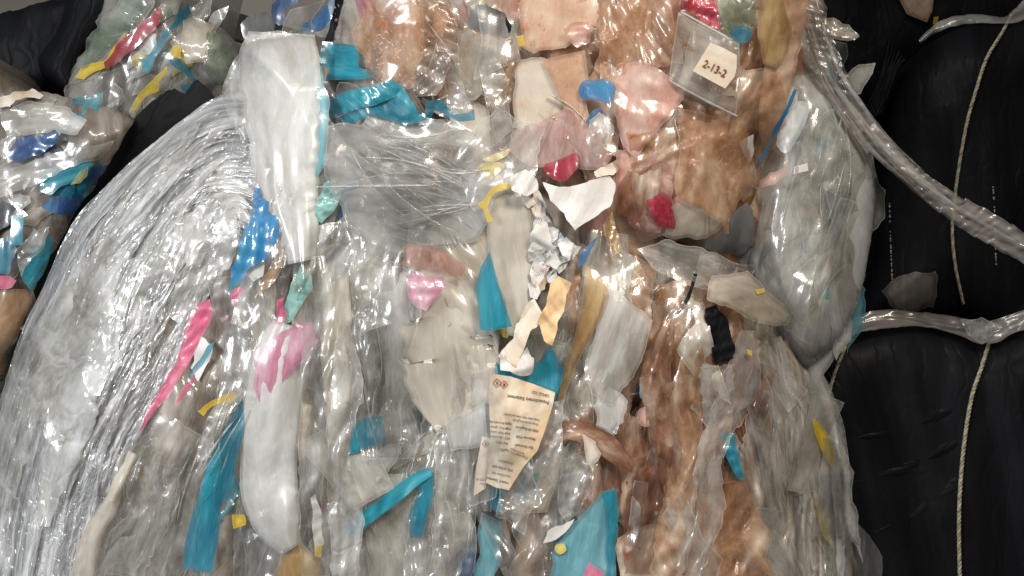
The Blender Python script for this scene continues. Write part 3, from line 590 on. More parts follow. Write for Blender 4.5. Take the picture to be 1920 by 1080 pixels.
T('crumpled mint green scrap right of the milky fold', 'scrap', 'film_scrap', [(592, 372), (612, 344), (634, 340), (640, 366), (628, 398), (606, 422), (592, 412)], S_low, 'mint_film', lift=50, amp=9, wl=12, crum=.8, step=4)
T('narrow blue film sliver by the mint scrap', 'film', FS, [(640, 348), (684, 328), (680, 352), (650, 394), (632, 414), (634, 380)], S_low, 'sky_blue_film', lift=46, amp=6, ang=120, step=5)
# pale vertical panel and teal ribbon, bottom left
TR('long milky pinkish film panel hanging in the lower left middle', 'film', SH, [(545, 610, 70), (525, 680, 112), (510, 760, 112), (504, 850, 108), (506, 930, 106), (524, 990, 84), (545, 1030, 40)], S_low, 'milky_film', lift=50, amp=11, wl=44, st=8, crum=.15, res=4, arch=16, jag=2)
T('pink blush film over the top of the milky panel', 'film', SH, [(478, 664), (520, 620), (582, 602), (596, 640), (560, 680), (520, 735), (492, 770), (474, 720)], S_low, 'pale_pink_film', lift=72, amp=6, wl=30, step=6)
T('wide glossy teal ribbon hanging at the lower left', 'ribbon', 'film_ribbon', [(454, 748), (457, 800), (446, 860), (436, 905), (415, 955), (412, 1000), (404, 1045), (398, 1076), (344, 1066), (348, 1005), (372, 930), (384, 880), (408, 820), (436, 778)], S_low, 'teal_film', lift=56, amp=13, wl=46, ang=103, st=4, step=5, jag=1)
T('yellow film strip above the teal ribbon', 'film', FS, [(368, 770), (390, 752), (432, 732), (444, 736), (436, 748), (404, 762), (380, 778)], S_low, 'yellow_film', lift=54, amp=5, ang=160, step=5)
T('silver white crinkled film left of the teal ribbon', 'film', SH, [(404, 760), (428, 750), (424, 775), (404, 822), (392, 858), (366, 866), (372, 820)], S_low, 'crinkled_film', lift=58, amp=11, wl=12, ang=112, step=4)
T('small yellow scrap at the foot of the milky panel', 'scrap', 'film_scrap', [(434, 966), (456, 962), (460, 982), (440, 988)], S_low, 'yellow_film', lift=60, amp=4, step=5)
T('tan film flap below the milky panel', 'film', SH, [(512, 1090), (530, 1040), (562, 1018), (592, 1046), (608, 1090)], S_low, 'ochre_film', lift=54, amp=8, crum=.7, step=5)
T('rust orange oval film pouch near the bottom', 'scrap', 'film_pouch', [(604, 892), (616, 868), (630, 872), (630, 910), (624, 948), (606, 962), (598, 945), (610, 918)], S_low, 'rust_film', lift=52, amp=6, round_=1, step=4)
T('thin white film fold with a yellow end near the bottom', 'film', FS, [(580, 936), (590, 930), (602, 975), (608, 1020), (596, 1044), (590, 1010)], S_low, 'white_paper', lift=58, amp=7, wl=8, step=4)
T('dull yellow scrap at the end of the thin white fold', 'scrap', 'film_scrap', [(590, 1022), (606, 1020), (604, 1044), (592, 1040)], S_low, 'yellow_film', lift=66, amp=3, step=4)
T('brown film streak right of the milky panel', 'film', FS, [(564, 756), (582, 762), (580, 800), (566, 860), (556, 866), (558, 810)], S_low, 'tan_film', lift=46, amp=6, wl=12, step=5)
TR('pale cream film roll slanting at the bottom left', 'film', FS, [(252, 850, 22), (226, 905, 28), (200, 960, 34), (172, 1010, 40), (155, 1090, 46)], S_low, 'beige_film', lift=52, amp=9, wl=14, st=9, arch=10)

T('blue film backing seen through haze right of the milky fold', 'film', SH, [(566, 130), (604, 120), (618, 200), (612, 300), (590, 340), (572, 300)], S_low, 'pale_teal_film', lift=50, amp=8, wl=40, crum=.8, step=6)
T('cyan film glimpse at the foot of the hazard label bottle', 'film', SH, [(905, 960), (940, 975), (936, 1060), (920, 1095), (890, 1095), (896, 1010)], S_low, 'pale_teal_film', lift=50, amp=8, wl=40, crum=.8, step=6)
T('slate blue film corner at the bottom between clear folds', 'film', SH, [(850, 1010), (880, 1000), (892, 1060), (880, 1095), (850, 1095)], S_low, 'navy_film', lift=40, amp=8, wl=40, crum=.8, step=6)
# teal strips on the upper bale
T('stack of flat teal strips at the upper left of the rusty bale', 'film', FS, [(604, 78), (636, 80), (673, 86), (671, 126), (706, 136), (700, 146), (610, 150), (600, 110)], S_up, 'teal_film', lift=76, amp=6, wl=30, ang=5, step=5, jag=1)
T('bright teal ribbon with striped shine across the rusty bale', 'ribbon', 'film_ribbon', [(600, 190), (650, 172), (738, 148), (752, 166), (742, 182), (700, 198), (655, 210), (600, 234)], S_up, 'teal_film', lift=92, amp=11, wl=24, ang=75, st=5, step=4, jag=1)
T('dark teal ribbon dropping from the bright ribbon', 'ribbon', 'film_ribbon', [(738, 150), (754, 160), (782, 206), (800, 226), (760, 236), (700, 216), (650, 232), (622, 226), (690, 196)], S_up, 'teal_film', lift=84, amp=8, wl=22, ang=40, step=5, jag=1)
T('looped teal film end reaching right over the tan film', 'ribbon', 'film_ribbon', [(798, 188), (826, 186), (842, 202), (850, 214), (874, 212), (888, 204), (890, 226), (860, 228), (838, 218), (815, 206), (806, 226), (796, 222)], S_up, 'teal_film', lift=94, amp=7, wl=18, ang=20, step=4, jag=1)
for i, (p, a) in enumerate([([(612, 250), (690, 210), (750, 190), (770, 240), (700, 270), (630, 290)], 160), ([(640, 150), (740, 200), (820, 250), (800, 280), (700, 240), (620, 190)], 30)]):
    sheet('film_layer', p, S_up, 'clear_film', lift=100+i*6, amp=9, wl=16, ang=a, parent=upb, step=5)
T('sparkling crinkled film over the left of the rusty bale', 'film', SH, [(672, 80), (668, 50), (720, 60), (770, 100), (820, 90), (845, 110), (836, 150), (818, 182), (770, 178), (720, 160), (695, 130), (668, 124)], S_up, 'crinkled_film', lift=54, amp=11, wl=13, crum=.8, step=4)
T('pink striped clear film at the top left of the rusty bale', 'film', FS, [(662, -15), (690, -12), (704, 18), (706, 44), (684, 42), (668, 18)], S_up, 'pale_pink_film', lift=52, amp=7, wl=10, ang=70, step=4)
T('thin coral pink streak in crumpled film', 'film', FS, [(752, 30), (762, 38), (770, 70), (778, 96), (768, 92), (744, 62), (740, 48)], S_up, 'salmon_film', lift=58, amp=7, wl=8, ang=75, step=4)
T('tiny yellow speck of film under the coral streak', 'scrap', 'film_scrap', [(774, 90), (781, 89), (782, 99), (775, 100)], S_up, 'yellow_film', lift=66, amp=2, step=4, jag=0)
T('smooth brownish clear film panel beside the dark gap', 'film', SH, [(860, 62), (885, 45), (920, 50), (948, 74), (945, 110), (925, 150), (890, 190), (860, 185), (848, 120)], S_up, 'beige_film', lift=48, amp=6, wl=50, crum=.6, ang=95, step=6)
T('grey clear film corner at the left of the dark gap', 'film', SH, [(882, 10), (912, 8), (930, 40), (946, 72), (908, 60), (878, 48)], S_up, 'grey_film', lift=56, amp=3, step=5, jag=0)
T('black film showing through the torn gap between tan sheets', 'film', 'film_scrap', [(912, 10), (946, 22), (958, 44), (956, 62), (944, 73), (930, 52)], S_up, 'black_film', lift=60, amp=3, step=5)  # black sheet laid over the opening to paint in its shade
T('green rim scrap right of the black film', 'scrap', 'film_scrap', [(958, 42), (970, 44), (966, 62), (950, 74), (944, 72), (956, 60)], S_up, 'green_film', lift=64, amp=4, step=4)
T('small yellow label above the pale peach panel', 'label', 'film_label', [(969, 68), (981, 66), (984, 84), (973, 87)], S_up, 'yellow_film', lift=66, amp=2, step=4, jag=0)
T('tan torn film edge running down beside the pale panel', 'film', FS, [(940, 76), (960, 70), (972, 90), (962, 130), (958, 180), (940, 200), (918, 190), (938, 150), (946, 110)], S_up, 'tan_film', lift=52, amp=10, wl=12, step=4)
T('large peach film sheet at the top centre of the rusty bale', 'film', SH, [(974, 0), (1010, -20), (1120, -20), (1128, 20), (1108, 60), (1060, 92), (1000, 102), (976, 88)], S_up, 'peach_film', lift=40, amp=7, wl=60, crum=.7, step=6)
T('pale cream film panel stained at its edges', 'film', SH, [(962, 120), (990, 108), (1040, 110), (1060, 160), (1085, 215), (1100, 262), (1050, 262), (990, 255), (960, 240)], S_up, 'pale_peach_film', lift=50, amp=7, wl=70, crum=.7, step=6)
T('translucent peach triangle folded over the cream panel', 'film', SH, [(1016, 112), (1096, 94), (1104, 150), (1098, 190), (1108, 230), (1122, 284), (1096, 290), (1072, 235)], S_up, 'peach_film', lift=64, amp=3, wl=80, step=6, jag=0)
T('wide pinkish brown film sheet below the cream panel', 'film', SH, [(962, 240), (1010, 232), (1060, 205), (1105, 225), (1150, 290), (1130, 320), (1060, 318), (990, 310), (958, 280)], S_up, 'rose_stained_film', lift=58, amp=9, wl=36, crum=.6, step=5)
T('blue heart shaped film patch in the middle of the rusty bale', 'scrap', 'film_scrap', [(1086, 162), (1098, 150), (1116, 150), (1130, 148), (1150, 156), (1152, 174), (1142, 194), (1124, 190), (1104, 186), (1088, 182)], S_up, 'sky_blue_film', lift=74, amp=5, round_=1, step=5, jag=.7)
T('small dark blue film curl under the heart shaped patch', 'scrap', 'film_scrap', [(1102, 226), (1110, 208), (1124, 202), (1132, 210), (1118, 216), (1108, 230)], S_up, 'navy_film', lift=76, amp=4, step=4)
T('pink film crumple between peach sheet and brown film', 'film', SH, [(1052, 52), (1080, 42), (1108, 44), (1106, 80), (1086, 92), (1066, 78)], S_up, 'salmon_film', lift=56, amp=9, wl=14, crum=.7, step=4)
T('broad salmon pink film sheet at the centre right of the rusty bale', 'film', SH, [(1158, 150), (1178, 118), (1215, 112), (1256, 142), (1284, 180), (1262, 215), (1230, 250), (1190, 296), (1166, 270), (1152, 210)], S_up, 'salmon_film', lift=58, amp=10, wl=40, crum=.7, step=5)
T('glossy clear orange film fold under the salmon sheet', 'film', SH, [(1102, 222), (1122, 208), (1152, 240), (1148, 262), (1120, 296), (1106, 298)], S_up, 'crinkled_film', lift=80, amp=7, wl=18, step=4)
T('magenta red film patch beneath the pinkish brown sheet', 'film', SH, [(1018, 312), (1045, 300), (1078, 288), (1084, 312), (1062, 338), (1034, 334)], S_up, 'crimson_film', lift=72, amp=5, round_=1, step=5)
T('clear rose film hanging below the salmon sheet', 'film', SH, [(1200, 300), (1240, 280), (1270, 330), (1260, 400), (1240, 435), (1190, 430), (1160, 400), (1170, 340)], S_up, 'rose_stained_film', lift=58, amp=9, wl=20, step=5)
T('magenta fringe of film hanging above the grey film', 'film', SH, [(1216, 370), (1244, 360), (1262, 392), (1268, 430), (1240, 428), (1222, 405)], S_up, 'crimson_film', lift=66, amp=8, wl=10, step=4)
T('rust red film streak left of the magenta fringe', 'film', FS, [(1160, 350), (1178, 320), (1196, 330), (1190, 380), (1174, 410), (1158, 400)], S_up, 'rust_film', lift=66, amp=7, step=5)
T('pale pink plastic tube of film at lower right of the rusty bale', 'film', SH, [(1262, 360), (1300, 340), (1340, 350), (1345, 400), (1310, 440), (1270, 440)], S_up, 'salmon_film', lift=56, amp=8, wl=34, step=5)
# top right of upper bale
T('dark red crumpled film at the top right', 'film', SH, [(1276, -15), (1336, -15), (1346, 20), (1360, 56), (1330, 48), (1300, 26), (1278, 18)], S_up, 'crimson_film', lift=50, amp=12, wl=14, crum=.7, step=4)
T('rounded grey teal film pad above the white tag', 'film', SH, [(1344, 0), (1370, -16), (1404, -12), (1418, 30), (1410, 62), (1390, 84), (1362, 70), (1346, 38)], S_up, 'green_film', lift=54, amp=7, round_=1, wl=22, step=5)
T('small teal blue stain patch under the grey teal pad', 'scrap', 'film_scrap', [(1372, 52), (1396, 48), (1410, 60), (1404, 76), (1384, 82), (1372, 70)], S_up, 'teal_film', lift=64, amp=4, round_=1, step=4)
T('yellowish tan film roll along the right of the rusty bale', 'film', SH, [(1424, -15), (1468, -15), (1486, 40), (1480, 95), (1460, 128), (1432, 118), (1420, 60)], S_up, 'ochre_film', lift=54, amp=9, wl=30, step=5)
sheetd = T('clear stiff film sleeve that holds the white tag', 'film', 'film_sleeve', [(1272, 22), (1300, 40), (1386, 84), (1388, 150), (1380, 218), (1330, 192), (1254, 150), (1262, 90)], S_up, 'clear_film', lift=74, amp=3, wl=90, crum=.8, ang=28, step=6, jag=0, tilt=(0, 0))
SLV = CUR['depth']
for p in ([(1276, 22, 5), (1330, 52, 6), (1386, 84, 5)], [(1252, 150, 4), (1310, 182, 6), (1382, 218, 4)]):
    ribbon('sleeve_seam', p, S_up, 'milky_film', lift=84, amp=3, wl=6, st=9, res=2.5, parent=sheetd, arch=3)
tagd = T('white tag with rusty stamped numbers near the top right', 'tag', 'paper_tag', [(1332, 80), (1357, 90), (1382, 104), (1381, 128), (1377, 144), (1360, 166), (1328, 149), (1299, 133)], S_up, 'cream_paper', lift=90, amp=2.5, wl=80, ang=28, step=5, jag=0, tilt=(0, 0))
TAGD = CUR['depth']
def text_on(txt, x, y, ang, size, depth, mat, parent, name='printed_text', up=1.3, sx=1, align='LEFT', bold=0):
    cu = bpy.data.curves.new('t', 'FONT'); cu.body = txt; cu.size = 1; cu.align_x = align; cu.resolution_u = 2; cu.offset = bold; cu.space_line = 1.05
    o = bpy.data.objects.new('t', cu); C.objects.link(o); dg = bpy.context.evaluated_depsgraph_get()
    me = o.evaluated_get(dg).to_mesh(); v = np.array([q.co[:] for q in me.vertices]); F = [tuple(p.vertices) for p in me.polygons]
    o.evaluated_get(dg).to_mesh_clear(); bpy.data.objects.remove(o); bpy.data.curves.remove(cu)
    if len(v) == 0: return
    a = math.radians(ang); tx, ty = v[:, 0]*size*sx, v[:, 1]*size
    X = x+tx*math.cos(a)+ty*math.sin(a); Y = y+tx*math.sin(a)-ty*math.cos(a)
    return build(name, P3(X, Y, depth(X, Y, up)), F, MATS[mat], parent, None, False)
text_on('2-13-2', 1316, 124, 27, 21, TAGD, 'rust_ink', tagd, bold=.02, sx=.86, up=1.6)
text_on('rnn-', 1278, 87, 27, 17, SLV, 'rust_ink', sheetd, sx=.9, up=1.6)
T('small white torn paper corner hanging below the sleeve', 'paper', 'paper_scrap', [(1388, 266), (1416, 254), (1413, 280), (1402, 302), (1393, 290)], S_up, 'white_paper', lift=72, amp=4, step=5)
T('smooth pale bottle shaped film bulge on the right', 'film', 'film_pouch', [(1456, 262), (1464, 222), (1488, 196), (1510, 190), (1516, 214), (1500, 250), (1478, 284), (1460, 280)], S_bag, 'milky_film', lift=52, amp=4, round_=1, step=5)
TR('thin blue film edge slanting between rusty bale and milky bag', 'film', FS, [(1492, 168, 4), (1476, 205, 7), (1455, 245, 8), (1438, 280, 6), (1424, 305, 3)], S_up, 'sky_blue_film', lift=84, amp=4, res=2.5)
T('coral pink printed film label on the milky bag', 'label', 'film_label', [(1428, 340), (1444, 322), (1480, 312), (1476, 328), (1454, 342), (1430, 352)], S_bag, 'salmon_film', lift=56, amp=4, step=4)
g_ = T('small white gridded label on the milky bag', 'label', 'paper_label', [(1490, 312), (1514, 306), (1516, 320), (1488, 326)], S_bag, 'white_paper', lift=58, amp=1, step=4, jag=0, tilt=(0, 0)); GD = CUR['depth']
for i in range(5): text_on('|||||||||', 1491, 314+i*2.6, -12, 3, GD, 'faded_ink', g_, name='grid_line', sx=.9)
T('dark grey film in the gap between rusty bale and milky bag', 'film', SH, [(1372, 400), (1398, 378), (1412, 400), (1412, 460), (1400, 506), (1380, 480), (1318, 478), (1322, 446), (1370, 440)], S_up, 'grey_film', lift=92, amp=5, step=5)  # the gap's shade is put into a dark grey sheet
# yellow flakes
T('bright yellow folded tape with a broken tail at centre', 'tape', 'tape_strip', [(926, 348), (955, 342), (958, 352), (928, 360), (918, 372), (914, 390), (926, 412), (916, 416), (908, 394), (896, 384), (908, 374), (915, 360)], S_low, 'yellow_film', lift=96, amp=4, step=4, jag=1)
T('faint yellow flake under clear film left of the tape', 'scrap', 'film_scrap', [(896, 312), (930, 304), (946, 312), (920, 334), (902, 328)], S_low, 'pale_yellow_film', lift=80, amp=4, round_=1, step=5)
T('faint yellow streak above the yellow tape', 'scrap', 'film_scrap', [(905, 298), (930, 286), (958, 282), (950, 294), (925, 302)], S_low, 'pale_yellow_film', lift=82, amp=4, step=5)
# papers in the middle
T('large white torn paper sheet right of the yellow tape', 'paper', 'paper_sheet', [(1018, 344), (1050, 352), (1084, 348), (1140, 328), (1156, 344), (1140, 388), (1112, 408), (1078, 434), (1056, 402), (1030, 378)], S_low, 'white_paper', lift=112, amp=8, wl=42, crum=1, step=7, smooth=False)
T('cream curled paper flap above the large white paper', 'paper', 'paper_scrap', [(1112, 322), (1142, 304), (1166, 293), (1168, 308), (1150, 330), (1116, 334)], S_low, 'cream_paper', lift=118, amp=5, crum=1, step=6, smooth=False)
T('small white folded paper left of the large white paper', 'paper', 'paper_scrap', [(956, 334), (985, 318), (1006, 334), (1012, 356), (990, 372), (962, 360)], S_low, 'white_paper', lift=106, amp=9, wl=16, crum=1, step=5, smooth=False)
rp = random.Random(12)
shreds = empty('shredded_label', tuple(P3(np.array([1020.]), np.array([560.]), -.09)[0]), 'column of torn white label shreds between beige film and brown paper', 'paper')
for pts in ([(972, 350), (1000, 344), (1022, 384), (1036, 410), (1060, 440), (1086, 462), (1078, 480), (1050, 500), (1030, 530), (1004, 562), (996, 540), (1000, 470), (1004, 420), (986, 384)], [(1000, 400), (1030, 420), (1042, 470), (1010, 545), (998, 540)]):
    sheet('paper_layer', pts, S_low, 'white_paper', lift=94 if len(pts) > 6 else 104, amp=11, wl=24, crum=1, step=5, parent=shreds, jag=4)
for (x, y, s) in [(992, 372, 26), (1006, 388, 24), (1014, 404, 28), (1026, 420, 26), (1036, 432, 30), (1010, 430, 30), (1004, 470, 36), (1024, 460, 30), (1050, 452, 26), (1062, 464, 28), (1072, 470, 24), (1012, 500, 38), (1038, 486, 28), (1030, 510, 30), (1052, 492, 30), (1012, 530, 28), (1003, 548, 22), (1040, 440, 18), (1018, 446, 20), (1060, 484, 18)]:
    pts = []
    a0 = rp.uniform(0, 6)
    for i in range(5):
        t = a0+i*1.2566+rp.uniform(-.3, .3); q = s*rp.uniform(.5, .95); pts.append((x+math.cos(t)*q*.7, y+math.sin(t)*q))
    sheet('paper_shred', pts, S_low, rp.choice(('white_paper', 'white_paper', 'cream_paper')), lift=98+rp.uniform(0, 14), amp=7, wl=16, crum=1, step=6, parent=shreds, smooth=False, jag=1, tilt=(rp.uniform(-.25, .25), rp.uniform(-.25, .25)))
d_ = CUR['depth']
for k, (x, y, a) in enumerate([(1006, 520, -35), (1014, 512, -35), (1046, 460, 140), (1030, 478, 130), (1000, 410, 20)]):
    text_on('Hazard' if k % 2 else 'H315', x, y, a, 8, lambda X, Y, u: S_low(X, Y)-.122, 'ink' if k != 1 else 'red_ink', shreds)
T('crumpled tan paper wad beside the shreds', 'paper', 'paper_wad', [(1036, 536), (1050, 522), (1068, 532), (1060, 552), (1062, 580), (1046, 610), (1034, 646), (1018, 636), (1012, 600), (1028, 566)], S_low, 'brown_paper', lift=106, amp=13, wl=15, crum=.9, step=4)
T('tall off white label piece below the shreds', 'paper', 'paper_scrap', [(986, 568), (1000, 560), (1016, 592), (994, 636), (976, 670), (964, 696), (940, 682), (934, 666), (960, 636), (972, 600)], S_low, 'cream_paper', lift=102, amp=7, wl=24, crum=1, step=6, smooth=False)
T('grimy twisted paper end above the printed label', 'paper', 'paper_scrap', [(938, 664), (966, 690), (990, 650), (1004, 672), (1000, 700), (972, 706), (940, 694)], S_low, 'white_paper', lift=108, amp=10, wl=14, crum=1, step=4)
T('teal bottle shoulder above the printed label', 'bottle', 'flattened_bottle', [(992, 700), (1004, 680), (1030, 652), (1040, 658), (1056, 692), (1052, 720), (1040, 760), (1000, 740), (960, 730), (930, 712), (930, 678), (946, 690)], S_low, 'teal_film', lift=92, amp=8, wl=36, crum=.8, step=5)
T('teal bottle base below the printed label', 'bottle', 'flattened_bottle', [(914, 905), (948, 914), (944, 962), (932, 968), (916, 948)], S_low, 'teal_film', lift=92, amp=6, step=5)
lab = T('rust stained hazard label with upside down print on the teal bottle', 'label', 'printed_label', [(918, 700), (958, 706), (1000, 720), (1041, 736), (1036, 762), (1024, 800), (1008, 845), (984, 872), (966, 900), (954, 919), (930, 914), (911, 905), (916, 870), (920, 820), (917, 760)], S_low, 'stained_label', lift=112, amp=11, wl=44, crum=.9, ang=100, step=5, jag=0, tilt=(.02, .01))
LD = CUR['depth']
for k, (t, x, y, a, s, c) in enumerate([
    ('Precautionary Statement', 1030, 752, 189, 8.6, 'ink'), ('USAGE 2021', 1030, 740, 194, 7, 'faded_ink'),
    ('Keep away from heat and sparks', 1012, 786, 190, 5.6, 'faded_ink'), ('Wear protective gloves', 1010, 794, 190, 5.6, 'faded_ink'), ('P305 IN Response', 1010, 806, 190, 6.4, 'ink'),
    ('Response: P338', 1004, 822, 190, 6.2, 'ink'), ('Skin Statement', 1000, 838, 190, 6.2, 'ink'),
    ('Highly flammable liquid', 960, 793, 186, 5.6, 'ink'), ('P280 Wear gloves', 958, 802, 186, 5.6, 'ink'), ('P264 Wash hands', 957, 811, 186, 5.6, 'ink'), ('P271 Use outdoors', 956, 820, 186, 5.6, 'ink'), ('P321 P332', 952, 829, 186, 5.6, 'ink'), ('H225', 948, 842, 186, 5.6, 'faded_ink'),
    ('Keep away from heat', 990, 858, 202, 5.8, 'faded_ink'), ('Avoid release', 984, 850, 202, 5.6, 'faded_ink'), ('Precautionary', 962, 868, 194, 5.6, 'ink'),
    ('P305 IN Response', 962, 880, 192, 5.8, 'ink'), ('Hazard Statement', 958, 892, 192, 5.4, 'faded_ink'), ('Hazard Statement', 954, 904, 194, 6.6, 'ink')]):
    text_on(t, x, y, a, s*1.12, LD, c, lab, sx=.82, bold=.008)
def diamond(x, y, s, depth, parent):
    V = []; 
    for k in (1, .8):
        for dx, dy in ((0, -1), (1, 0), (0, 1), (-1, 0)): V.append((x+dx*s*k, y+dy*s*k))
    V = np.array(V); F = [(i, (i+1) % 4, 4+(i+1) % 4, 4+i) for i in range(4)]
    build('hazard_diamond', P3(V[:, 0], V[:, 1], depth(V[:, 0], V[:, 1], 1.6)), F, MATS['red_ink'], parent, None, False)
    V2 = np.array([(x-s*.18, y+s*.3), (x-s*.1, y-s*.3), (x+s*.2, y-s*.2), (x+s*.3, y+s*.3)])
    build('hazard_symbol', P3(V2[:, 0], V2[:, 1], depth(V2[:, 0], V2[:, 1], 1.6)), [(0, 1, 2, 3)], MATS['ink'], parent, None, False)
diamond(932, 718, 9, LD, lab); diamond(945, 721, 8, LD, lab)
lb2_ = T('narrow second label strip tucked left of the hazard label', 'label', 'printed_label', [(904, 818), (922, 822), (918, 870), (910, 916), (888, 930), (892, 880)], S_low, 'cream_paper', lift=104, amp=4, step=5, jag=0)
LD2 = CUR['depth']; diamond(910, 832, 7, LD2, lb2_); text_on('P305 IN', 912, 898, 186, 6, LD2, 'faded_ink', lb2_); text_on('Skin', 910, 906, 186, 6, LD2, 'faded_ink', lb2_)

# centre column films
T('pink magenta film blot behind clear film left of centre', 'film', SH, [(760, 520), (780, 512), (830, 520), (836, 540), (815, 560), (800, 584), (780, 580), (766, 552)], S_low, 'pale_pink_film', lift=90, amp=8, wl=16, step=4)
T('dusty mauve film band above the pink blot', 'film', SH, [(752, 464), (800, 458), (846, 470), (876, 500), (870, 518), (800, 510), (756, 500)], S_low, 'rose_stained_film', lift=86, amp=6, wl=40, step=6)
T('flat teal film quadrilateral at centre with a yellow tip below', 'film', SH, [(918, 472), (934, 530), (960, 612), (922, 621), (900, 618), (896, 570), (892, 540), (902, 500)], S_low, 'teal_film', lift=98, amp=3, wl=60, step=6, jag=0)
T('yellow triangular tip below the teal quadrilateral', 'scrap', 'film_scrap', [(932, 618), (958, 611), (952, 634), (944, 632)], S_low, 'yellow_film', lift=72, amp=2, step=4, jag=0)
T('small yellow scrap left of centre under clear film', 'scrap', 'film_scrap', [(750, 614), (776, 612), (778, 624), (764, 632), (752, 626)], S_low, 'yellow_film', lift=66, amp=3, round_=1, step=4)
TR('long beige film band running down from the yellow tape', 'film', SH, [(960, 360, 60), (956, 430, 84), (962, 500, 80), (972, 570, 50), (965, 630, 34)], S_low, 'calm_beige_film', lift=74, amp=8, wl=34, st=8, res=4)
TR('wide greyish beige film curtain left of the hazard label', 'film', SH, [(836, 500, 60), (838, 570, 130), (842, 650, 170), (850, 730, 160), (866, 810, 80)], S_low, 'calm_beige_film', lift=64, amp=9, wl=50, st=7, crum=.6, res=5, jag=26)
T('white milky film sheet left of the hazard label', 'film', SH, [(836, 792), (866, 772), (910, 753), (914, 780), (914, 830), (880, 838), (842, 850)], S_low, 'milky_film', lift=82, amp=5, wl=50, crum=.7, step=5)
T('olive smoky film patch above the teal quadrilateral', 'film', SH, [(800, 440), (870, 410), (915, 440), (925, 480), (905, 520), (860, 515), (820, 500)], S_low, 'calm_beige_film', lift=62, amp=6, wl=40, step=6)
T('yellow ochre rag hanging under the large white paper', 'scrap', 'film_rag', [(1150, 398), (1158, 430), (1166, 468), (1150, 480), (1142, 455), (1134, 425)], S_low, 'ochre_film', lift=104, amp=9, wl=10, step=4)
T('blue film glimpse between shreds and ochre rag', 'scrap', 'film_scrap', [(1094, 470), (1124, 444), (1112, 470), (1100, 492), (1084, 500)], S_low, 'navy_film', lift=80, amp=5, step=5)
T('tan folded film band right of the brown paper wad', 'film', FS, [(1098, 498), (1118, 508), (1142, 540), (1128, 590), (1104, 640), (1078, 690), (1056, 750), (1044, 760), (1054, 700), (1078, 630), (1092, 560)], S_low, 'ochre_film', lift=86, amp=5, wl=50, ang=105, step=6, jag=0)
T('pale clear film arch with a tan crown right of centre', 'film', SH, [(1142, 545), (1170, 548), (1222, 598), (1206, 660), (1180, 720), (1150, 762), (1108, 740), (1098, 690), (1120, 610)], S_low, 'hazy_film', lift=80, amp=9, wl=40, ang=100, step=5)
T('dark edged pale film pocket under the clear arch', 'film', SH, [(1110, 760), (1140, 730), (1176, 750), (1170, 790), (1146, 818), (1118, 800)], S_low, 'milky_film', lift=84, amp=6, wl=40, step=5)
T('grey clear dome of film above the black hole at right', 'film', SH, [(1190, 470), (1250, 452), (1310, 460), (1380, 490), (1420, 500), (1400, 540), (1330, 540), (1280, 530), (1220, 500)], S_low, 'clear_film', lift=104, amp=10, wl=30, ang=20, step=5)
# lower centre
T('teal film square in the lower middle left', 'film', SH, [(662, 794), (690, 782), (716, 780), (726, 826), (690, 840), (654, 854)], S_low, 'teal_film', lift=78, amp=4, wl=50, step=6, jag=0)
TR('teal film arc sweeping down to the left', 'film', FS, [(808, 884, 18), (778, 900, 24), (746, 925, 26), (712, 952, 26), (680, 975, 28), (650, 1002, 22)], S_low, 'teal_film', lift=80, amp=5, wl=30, st=5, res=4, jag=1)
T('teal film upright hanging from the right end of the arc', 'film', SH, [(790, 886), (814, 886), (812, 930), (800, 970), (792, 1006), (768, 1008), (768, 960), (784, 930)], S_low, 'teal_film', lift=78, amp=5, step=6, jag=0)
T('smooth grey violet film lens above the teal arc', 'film', SH, [(735, 880), (760, 845), (800, 808), (824, 795), (824, 830), (800, 850), (760, 872)], S_low, 'hazy_film', lift=66, amp=4, wl=60, step=6)
T('pale film scoop below the teal square', 'film', SH, [(640, 900), (660, 860), (720, 838), (756, 832), (740, 880), (700, 925), (660, 960), (638, 960)], S_low, 'milky_film', lift=68, amp=8, wl=30, ang=120, step=5)
T('sky blue film sheet filling the bottom right of centre', 'film', SH, [(1052, 990), (1086, 968), (1130, 925), (1152, 918), (1152, 1000), (1146, 1100), (1030, 1100), (1040, 1040)], S_low, 'pale_teal_film', lift=74, amp=7, wl=50, ang=100, step=6)
T('bright teal edge of film behind the sky blue sheet', 'film', FS, [(1126, 926), (1152, 918), (1158, 1000), (1150, 1100), (1136, 1100), (1140, 1000)], S_low, 'teal_film', lift=82, amp=4, step=6)
T('pink film corner at the very bottom', 'scrap', 'film_scrap', [(1086, 1095), (1104, 1054), (1128, 1070), (1140, 1095)], S_low, 'pink_film', lift=92, amp=4, step=5, jag=0)
T('round yellow blot on the sky blue sheet', 'scrap', 'film_scrap', [(1044, 1022), (1056, 1018), (1062, 1030), (1052, 1040), (1042, 1034)], S_low, 'yellow_film', lift=86, amp=2, round_=1, step=4)
T('white creased film tongue left of the sky blue sheet', 'film', FS, [(1016, 1018), (1024, 996), (1050, 984), (1078, 976), (1060, 998), (1038, 1014)], S_low, 'white_paper', lift=88, amp=5, step=5)
T('pale teal film tail right of the second label', 'film', SH, [(968, 940), (972, 905), (1000, 884), (1012, 880), (1002, 915), (992, 940)], S_low, 'pale_teal_film', lift=76, amp=4, step=5)
TR('rust stained film hood over silvery film', 'film', FS, [(1016, 850, 30), (1040, 815, 34), (1078, 806, 40), (1120, 822, 44), (1150, 846, 40), (1186, 880, 26)], S_low, 'rust_film', lift=84, amp=9, wl=14, st=4, crum=.5)
T('silvery crumpled film column under the rusty hood', 'film', SH, [(1056, 860), (1090, 846), (1120, 868), (1110, 910), (1090, 960), (1064, 982), (1048, 960), (1050, 900)], S_low, 'crinkled_film', lift=82, amp=12, wl=18, ang=100, step=4)
